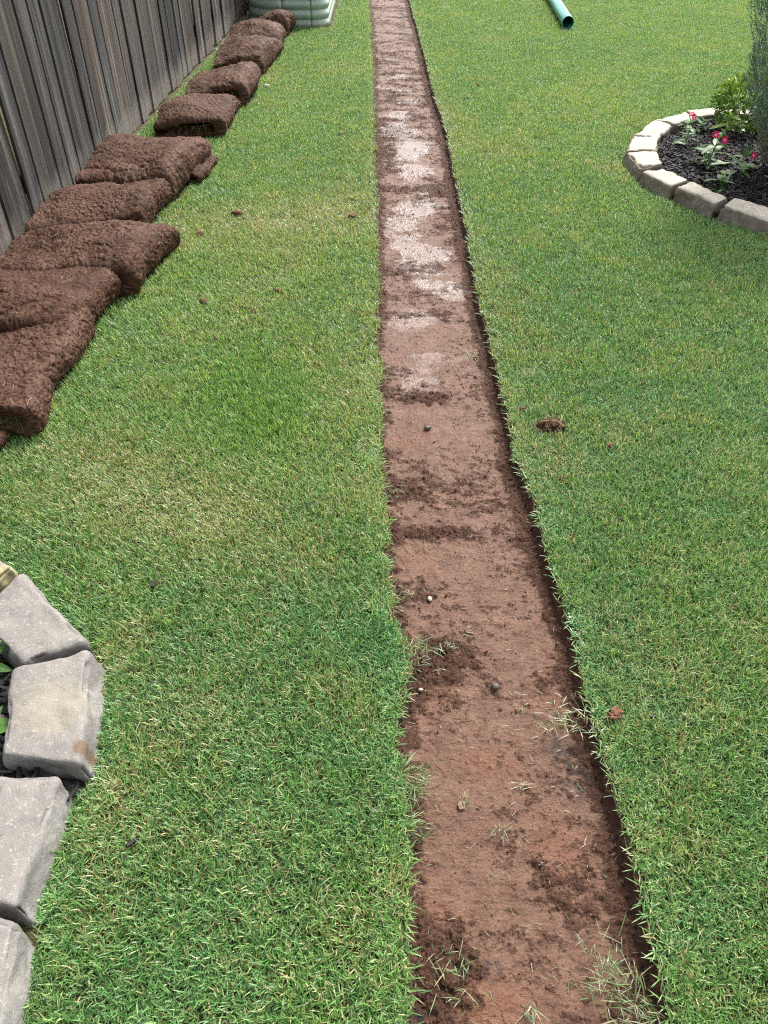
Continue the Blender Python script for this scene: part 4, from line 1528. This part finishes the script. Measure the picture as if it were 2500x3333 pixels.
# ------------------------------------------------------------------ blue-green juniper column
def build_juniper():
    cx, cy = 2.345, 4.63
    root = empty('juniper', (cx, cy, 0))
    tag(root, 'feathery blue green upright juniper cut off by the right edge', 'tree')
    pts = [(-.07, -.04, -.01), (-.05, -.03, .2), (-.01, -.01, .6), (.0, 0, 1.1), (.02, .0, 1.7)]
    obj('trunk', tube_mesh('trunk', pts, (.020, .017, .014, .010, .004), M_BARK, 9), root)
    zs = np.array([.06, .15, .38, .57, .66, .89, 1.2, 1.6, 2.05]); rs_ = np.array([.11, .17, .30, .385, .40, .415, .39, .28, .03])
    ns = 8500
    z = rng.uniform(.08, 2.0, ns)
    a = rng.random(ns) * 2 * np.pi
    R_ = np.interp(z, zs, rs_) * (1 + .16 * pn(np.stack([np.cos(a) * 1.5, np.sin(a) * 1.5, z * 3.2], -1), 90))
    fr = rng.uniform(.30, 1.0, ns) ** .55
    rad = R_ * fr
    base = np.stack([rad * np.cos(a), rad * np.sin(a), z - .03], -1)
    # keep low sprays sparse and browner
    out = np.stack([np.cos(a) * .55, np.sin(a) * .55, np.full(ns, 1.0)], -1) + rng.normal(size=(ns, 3)) * .28
    out /= np.linalg.norm(out, axis=1)[:, None]
    L = rng.uniform(.05, .12, ns)
    tw = 11
    k = ns * tw
    s = np.tile(np.linspace(0.05, 1, tw), ns)
    bi = np.repeat(np.arange(ns), tw)
    start = base[bi] + out[bi] * (s * L[bi])[:, None]
    dirv = out[bi] * 1.0 + rng.normal(size=(k, 3)) * .48
    dirv /= np.linalg.norm(dirv, axis=1)[:, None]
    ll = rng.uniform(.012, .030, k) * (1.2 - .5 * s)
    sd = np.cross(dirv, rng.normal(size=(k, 3))); sd /= np.linalg.norm(sd, axis=1)[:, None]
    w = rng.uniform(.0013, .0026, k)
    V = np.stack([start - sd * w[:, None], start + sd * w[:, None], start + dirv * ll[:, None] + sd * (w * .5)[:, None], start + dirv * ll[:, None] - sd * (w * .5)[:, None]], 1).reshape(-1, 3)
    Q = np.arange(k * 4).reshape(-1, 4).astype(np.int32)
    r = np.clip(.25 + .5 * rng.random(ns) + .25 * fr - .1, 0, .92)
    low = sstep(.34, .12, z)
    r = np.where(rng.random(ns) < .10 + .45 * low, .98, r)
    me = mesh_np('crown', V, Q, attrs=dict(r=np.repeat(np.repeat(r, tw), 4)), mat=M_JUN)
    obj('crown', me, root)['kind'] = 'stuff'
    # inner branches
    nb = 150
    BV, BF, base_i = [], [], 0
    for i in range(nb):
        z0 = rng.uniform(.1, 1.7); an = rng.random() * 6.283; rr = np.interp(z0 + .12, zs, rs_) * rng.uniform(.6, .95)
        p0 = np.array([-.03, -.02, z0]); p1 = np.array([rr * math.cos(an), rr * math.sin(an), z0 + .16])
        d = np.array([-math.sin(an), math.cos(an), 0]) * .0022
        u = np.array([0, 0, .0022])
        for p, q in ((p0, 1), (p1, .4)):
            BV += [p - d * q - u * q, p + d * q - u * q, p + d * q + u * q, p - d * q + u * q]
        b = i * 8
        BF += [(b, b + 1, b + 5, b + 4), (b + 1, b + 2, b + 6, b + 5), (b + 2, b + 3, b + 7, b + 6), (b + 3, b, b + 4, b + 7)]
    obj('branches', mesh_np('branches', np.array(BV), np.array(BF, np.int32), mat=M_BARK), root)['kind'] = 'stuff'


build_juniper()


# ------------------------------------------------------------------ corrugated raised bed
def build_planter():
    x0, x1, ya, yb, rad, H = -1.40, -0.585, 9.24, 11.9, 0.36, 0.43
    root = empty('metal_planter', ((x0 + x1) / 2, (ya + yb) / 2, SOIL_Z))
    tag(root, 'sage green corrugated metal raised planter standing behind the sod row', 'planter')
    org = np.array([(x0 + x1) / 2, (ya + yb) / 2, SOIL_Z])
    # perimeter path from front middle, counter clockwise
    segs = []
    def arc(cx, cy, r, a0, a1, n):
        return [(cx + r * math.cos(a), cy + r * math.sin(a), math.cos(a), math.sin(a)) for a in np.linspace(a0, a1, n)]
    def line(p, q, nx, ny, n):
        return [(p[0] + (q[0] - p[0]) * s, p[1] + (q[1] - p[1]) * s, nx, ny) for s in np.linspace(0, 1, n)]
    rr = 0.16
    panels = [
        line((x0 + rad, ya), (x1 - rr, ya), 0, -1, 8),
        arc(x1 - rr, ya + rr, rr, -math.pi / 2, 0, 14),
        line((x1, ya + rr), (x1, (ya + yb) / 2), 1, 0, 10),
        line((x1, (ya + yb) / 2), (x1, yb - rr), 1, 0, 10),
        arc(x1 - rr, yb - rr, rr, 0, math.pi / 2, 12),
        line((x1 - rr, yb), (x0 + rr, yb), 0, 1, 8),
        arc(x0 + rr, yb - rr, rr, math.pi / 2, math.pi, 12),
        line((x0, yb - rr), (x0, ya + rad), -1, 0, 14),
        arc(x0 + rad, ya + rad, rad, math.pi, 1.5 * math.pi, 16),
    ]
    nz = 66
    zs = np.linspace(0.0, H, nz)
    pitch = 0.086
    prof = 0.022 * np.abs(np.sin(np.pi * (zs + .012) / pitch)) ** 0.75
    for k, P in enumerate(panels):
        P = np.array(P)
        off = 0.002 if k % 2 else 0.0
        V = []
        for z, d in zip(zs, prof):
            V.append(np.stack([P[:, 0] + P[:, 2] * (d + off) - org[0], P[:, 1] + P[:, 3] * (d + off) - org[1], np.full(len(P), z)], -1))
        o = obj('panel', mesh_np('panel', np.concatenate(V), grid_faces(nz, len(P)), mat=M_BED), root)
        md = o.modifiers.new('thickness', 'SOLIDIFY'); md.thickness = 0.0015; md.offset = -1
    # rim
    allp = np.array([q for P in panels for q in P[:-1]])
    n = len(allp)
    V = []
    for dr, z in ((-.012, H), (.020, H), (.020, H + .012), (-.012, H + .012)):
        V.append(np.stack([allp[:, 0] + allp[:, 2] * dr - org[0], allp[:, 1] + allp[:, 3] * dr - org[1], np.full(n, z)], -1))
    V.append(V[0])
    obj('rim', mesh_np('rim', np.concatenate(V), grid_faces(5, n, wrap=True), mat=M_BED), root)
    V = [np.stack([(allp[:, 0] - org[0]) * s, (allp[:, 1] - org[1]) * s, np.full(n, H - .06)], -1) for s in (.995, .6, .02)]
    obj('soil', mesh_np('soil', np.concatenate(V), grid_faces(3, n, wrap=True), mat=M_DARKSOIL), root)
    bolt = clod_mesh('bolt', (.007, .007, .007), M_BOLT, 3, 1, 0, 1)
    for r in range(5):
        z = pitch * (r + .5) - .012
        for (bx, by, nx, ny) in ((x0 + rad + .06, ya, 0, -1), (x1 - rr - .01, ya, 0, -1), (x1, ya + rr + .02, 1, 0), (x1, (ya + yb) / 2, 1, 0)):
            if r % 2 == (nx == 1): continue
            obj('bolt', bolt, root, loc=(bx + nx * .019 - org[0], by + ny * .019 - org[1], z))


build_planter()


# ------------------------------------------------------------------ green pipe
def build_pipe():
    p0 = np.array([1.868, 9.13, .048]); p1 = np.array([2.05, 12.2, .048])
    root = empty('drain_pipe', tuple(p0))
    tag(root, 'teal green plastic drain pipe lying open ended on the lawn', 'pipe')
    d = (p1 - p0); Lp = np.linalg.norm(d); d /= Lp
    a = np.cross(d, [0, 0, 1]); a /= np.linalg.norm(a); b = np.cross(a, d)
    ro, ri, n = .0585, .0540, 48
    prof = [(ri, Lp), (ri, .5), (ri, .004), (ri + .0008, .0), (ro - .0008, 0.0), (ro, .003), (ro, .6), (ro, 1.5), (ro, Lp), (ri, Lp)]
    V = []
    for r, s in prof:
        an = np.arange(n) / n * 2 * np.pi
        V.append(d[None] * s + r * (a[None] * np.cos(an)[:, None] + b[None] * np.sin(an)[:, None]))
    me = mesh_np('pipe_wall', np.concatenate(V), grid_faces(len(prof), n, wrap=True), mat=M_PIPE)
    obj('pipe_wall', me, root)
    # two small faded print marks along the top
    for s, an in ((.62, 1.75), (.45, 1.75)):
        q = []
        for da, ds in ((-.09, -.03), (.09, -.03), (.09, .03), (-.09, .03)):
            th = an + da
            q.append(d * (s + ds) + (ro + .0012) * (a * math.cos(th) + b * math.sin(th)))
        obj('print_mark', mesh_np('print_mark', np.array(q), np.array([(0, 1, 2, 3)], np.int32), mat=M_INK), root)


build_pipe()


# ------------------------------------------------------------------ crumbs, clippings and tufts in the trench
def floor_at(x, y):
    u = (x - edge_l(y)) / (edge_r(y) - edge_l(y))
    return floor_fields(x, y, u)


def build_crumbs():
    n = 40000
    y = 0.2 + (rng.random(n) ** 1.7) * 8.0
    u = rng.uniform(.03, .97, n)
    x = edge_l(y) + u * (edge_r(y) - edge_l(y))
    z, cr, wet, oc, ch = floor_at(x, y)
    keep = rng.random(n) < (0.025 + 0.975 * cr ** 1.6) * np.where(y > 2.6, .35, 1)
    x, y, z = x[keep], y[keep], z[keep]
    n = len(x)
    v, f = ICO0
    size = rng.uniform(.0007, .0022, n) * rng.choice([1, 1, 1, 1.7], n) * (1 + .12 * y)
    V = v[None] * (1 + rng.normal(size=(n, 12, 1)) * .28) * size[:, None, None] * np.array([1.35, .9, .55])
    a = rng.random(n) * 6.283
    V = np.stack([V[..., 0] * np.cos(a)[:, None] - V[..., 1] * np.sin(a)[:, None], V[..., 0] * np.sin(a)[:, None] + V[..., 1] * np.cos(a)[:, None], V[..., 2]], -1)
    V = V + np.stack([x, y, z + size * .15], -1)[:, None, :]
    F = ((np.arange(n) * 12)[:, None, None] + f[None]).reshape(-1, 3)
    o = obj('soil_crumbs', mesh_np('soil_crumbs', V.reshape(-1, 3), F, smooth=False, mat=M_CRUMB))
    tag(o, 'loose dark soil crumbs strewn over the clay strip', 'soil', kind='stuff')
    # clippings: bits of blade lying flat
    n = 800
    y = 0.25 + (rng.random(n) ** 1.5) * 6.0
    u = np.where(rng.random(n) < .35, np.where(rng.random(n) < .5, rng.beta(1, 6, n), rng.beta(6, 1, n)), rng.random(n))
    u = np.clip(u, .02, .98)
    x = edge_l(y) + u * (edge_r(y) - edge_l(y))
    z = floor_at(x, y)[0] + .003
    v, f, t, r = blades_np(np.stack([x, y, z], -1), rng.random(n) * 6.283, rng.uniform(.005, .024, n), rng.uniform(.0006, .0014, n), rng.uniform(1.35, 1.6, n), rng.uniform(-.2, .2, n))
    o = obj('grass_clippings', mesh_np('grass_clippings', v, f, attrs=dict(t=t, r=r), mat=M_BLADE_LOOSE))
    tag(o, 'thin grass clippings scattered over the wet clay', 'clippings', kind='stuff')


build_crumbs()


def build_tuft(x, y, z, n, spread, L, azc, azs, label, seed, clod=0.0, tilt=(.5, 1.5), wd=(.0014, .0028)):
    rs = np.random.default_rng(seed)
    root = empty('grass_tuft', (x, y, z))
    tag(root, label, 'grass tuft', 'torn grass tufts along the clay strip')
    base = np.stack([rs.normal(size=n) * spread, rs.normal(size=n) * spread, rs.uniform(0, .006, n)], -1)
    v, f, t, r = blades_np(base, azc + rs.normal(size=n) * azs, rs.uniform(L[0] * .5, L[1] * .75, n), rs.uniform(*wd, n) * .75, rs.uniform(tilt[0], tilt[1], n), rs.uniform(-.1, 1.3, n))
    obj('blades', mesh_np('blades', v, f, attrs=dict(t=t, r=r), mat=M_BLADE_LOOSE), root)['kind'] = 'stuff'
    if clod:
        c = obj('root_ball', clod_mesh('root_ball', (clod * .8, clod * .7, clod * .6), M_DARKSOIL, seed, .5, .5), root)
        c.location = (0, 0, clod * .15)


build_tuft(.055, .87, -.02, 130, .022, (.03, .075), -.3, .9, 'bushy tuft of long grass leaning over the left edge of the clay', 11)
build_tuft(.055, .77, -.03, 60, .018, (.03, .06), -.2, .7, 'straggly tuft right below the bushy one on the left edge', 12)
build_tuft(.425, .475, -.045, 120, .028, (.03, .08), 2.2, 1.0, 'big loose tuft on the clay in the bottom right', 13)
build_tuft(.47, .42, -.03, 70, .02, (.03, .06), 2.6, 1.0, 'straw coloured tuft at the right edge, bottom of the picture', 14)
build_tuft(.125, .485, -.055, 60, .022, (.025, .06), .5, 1.6, 'limp grass clump on dark crumbs in the bottom left of the clay', 15, .02)
build_tuft(.405, 1.045, -.055, 55, .032, (.02, .06), 2.8, 1.2, 'flattened grass scrap next to the kink in the right edge', 16)
build_tuft(.47, 1.02, -.02, 50, .022, (.03, .07), 3.2, 1.0, 'grass tuft hanging over the kink in the right edge', 17)
build_tuft(.16, 1.26, -.05, 26, .012, (.02, .05), 1.5, 2.0, 'little grass plug on the crumb heap at mid left of the clay', 18, .016)
build_tuft(.215, 1.31, -.055, 10, .008, (.02, .035), .4, .5, 'tiny bright green sprig lying above the grass plug', 19, tilt=(1.2, 1.6))
build_tuft(.178, .835, -.055, 14, .006, (.02, .045), 1.4, .6, 'pale sprig standing beside the bushy left tuft', 20)
build_tuft(.252, .765, -.055, 14, .008, (.025, .045), 1.2, 2.0, 'star shaped sprig in the middle of the near clay', 21, tilt=(1.0, 1.5))
build_tuft(.262, .44, -.055, 16, .006, (.03, .06), -1.4, .5, 'long pale sprig near the bottom centre of the clay', 22, tilt=(1.2, 1.55))
build_tuft(.30, .87, -.055, 8, .008, (.04, .075), .3, .4, 'single curved runner of grass lying on smooth clay', 23, tilt=(1.4, 1.6), wd=(.0012, .0018))
build_tuft(.02, 1.88, -.045, 40, .02, (.02, .05), .1, .8, 'short tuft drooping from the left edge beside crumbs', 24)
build_tuft(.03, 1.40, -.03, 40, .02, (.025, .05), .1, .9, 'grass tuft at the left edge above the bulge', 25)
build_tuft(.075, 1.22, -.02, 90, .022, (.03, .06), .1, 1.2, 'dense green tuft on the bulge of the left edge', 26)
build_tuft(.34, 2.72, -.05, 22, .012, (.03, .06), 1.0, 1.5, 'wispy scrap of grass by the right wall in the middle distance', 27)


# ------------------------------------------------------------------ clods, pebbles and bits
def thing(name, me, loc, label, cat, group=None, rz=0):
    o = obj(name, me, loc=loc, rot=(0, 0, rz))
    return tag(o, label, cat, group)


CL = 'soil clods dropped on the grass'
for i, (x, y, sz, lab) in enumerate((
        (-.788, 4.146, .030, 'pinkish soil clod on yellowed grass, level with the tall creased slab'),
        (-.937, 3.87, .026, 'upright dark clod on the grass just off the end of the longest slab'),
        (-.788, 3.123, .022, 'small flat clod on the lawn, level with the fence corner of the slab row'),
        (-.171, 4.10, .024, 'pale clod close to the left edge of the clay strip'),
        (-.288, 5.553, .022, 'little dark clod on the far left lawn halfway to the clay'),
        (-.479, 3.227, .022, 'half sunken clod in the middle of the left lawn'),
        (.493, 2.293, .014, 'round brown crumb lump at the right edge of the clay'),
        (.753, 2.073, .016, 'small reddish lump right of the torn root clod'),
        (.749, 6.862, .028, 'flat brown clod on the far right lawn'),
        (-.937, 6.819, .030, 'cream pale scrap on the grass beside the shaggy slab'),
        (.542, 1.028, .022, 'dry brown root lump on the grass by the kink in the right edge'))):
    m = M_PEB_WHITE if 'cream' in lab else M_CLOD
    thing('soil_clod', clod_mesh('soil_clod', (sz * .8, sz * .62, sz * .6), m, 500 + i, .55, .9), (x, y, -.004), lab, 'clod', CL, i)

root = empty('root_clod', (.577, 2.185, -.005))
tag(root, 'shaggy dark root clod lying on the right lawn near the clay', 'clod', CL)
me = clod_mesh('soil', (.045, .028, .030), M_DARKSOIL, 560, .8, .6)
obj('soil', me, root)
fibres(coords_of(me), normals_of(me), 90, 'root_fibres', root, (.015, .05), .0012, 561)

thing('pebble', clod_mesh('pebble', (.011, .009, .009), M_PEB_DARK, 570, .8, .25, 2), (.278, 1.14, -.052), 'dark round pebble sitting in the middle of the clay', 'pebble', 'pebbles on the clay')
thing('pebble', clod_mesh('pebble', (.006, .004, .005), M_PEB_WHITE, 571, .8, .3, 2), (.091, 1.127, -.048), 'tiny cream pebble near the left edge of the clay', 'pebble', 'pebbles on the clay')
thing('pebble', clod_mesh('pebble', (.006, .008, .004), M_PEB_WHITE, 572, .6, .5, 2), (.127, 1.432, -.052), 'white flaky pebble on reddish clay, upper left', 'pebble', 'pebbles on the clay')
thing('pebble', clod_mesh('pebble', (.008, .010, .004), M_DRYLEAF, 573, .6, .4, 2), (.17, .83, -.055), 'flat tan stone flake under the pale sprig', 'pebble', 'pebbles on the clay')
thing('pebble', clod_mesh('pebble', (.013, .010, .010), M_PEB_DARK, 574, .7, .4, 2), (.155, 2.24, -.05), 'grey pebble on clay in the middle distance', 'pebble', 'pebbles on the clay')
thing('pebble', clod_mesh('pebble', (.016, .013, .012), M_PEB_WHITE, 576, .8, .3, 2), (1.985, 4.62, .055), 'small beige pebble on the mulch below the two bloom plant', 'pebble')
thing('dry_leaf', mesh_np('dry_leaf', coords_of(LEAVES[1]) * .06, grid_faces(9, 5), mat=M_DRYLEAF), (1.76, 4.36, .045), 'pinkish dry leaf on the mulch behind the cream topped block', 'leaf')
for i, (x, y, L, a, lab) in enumerate(((-.515, .721, .026, .7, 'black mulch chip lost on the grass near the left edging blocks'), (-.03, 1.03, .022, 2.0, 'grey bark chip on the grass left of the clay'),
                                      (-.63, 1.44, .03, 1.4, 'thin black mulch sliver on the lawn above the upper left edging block'), (.63, 1.02, .02, .5, 'small grey chip on the lawn right of the kink'))):
    b = np.array([(-.5, -.2, -.1), (-.5, .2, -.1), (.5, .12, -.1), (.5, -.12, -.1), (-.4, -.15, .12), (-.4, .15, .12), (.4, .10, .1), (.4, -.1, .1), ]) * L
    f = np.array([(0, 1, 2, 3), (4, 7, 6, 5), (0, 3, 7, 4), (1, 5, 6, 2), (0, 4, 5, 1), (3, 2, 6, 7)], np.int32)
    thing('bark_chip', mesh_np('bark_chip', b, f, smooth=False, mat=M_MULCH, attrs=dict(r=np.full(8, .8))), (x, y, .0), lab, 'bark chip', 'stray bark chips', a)
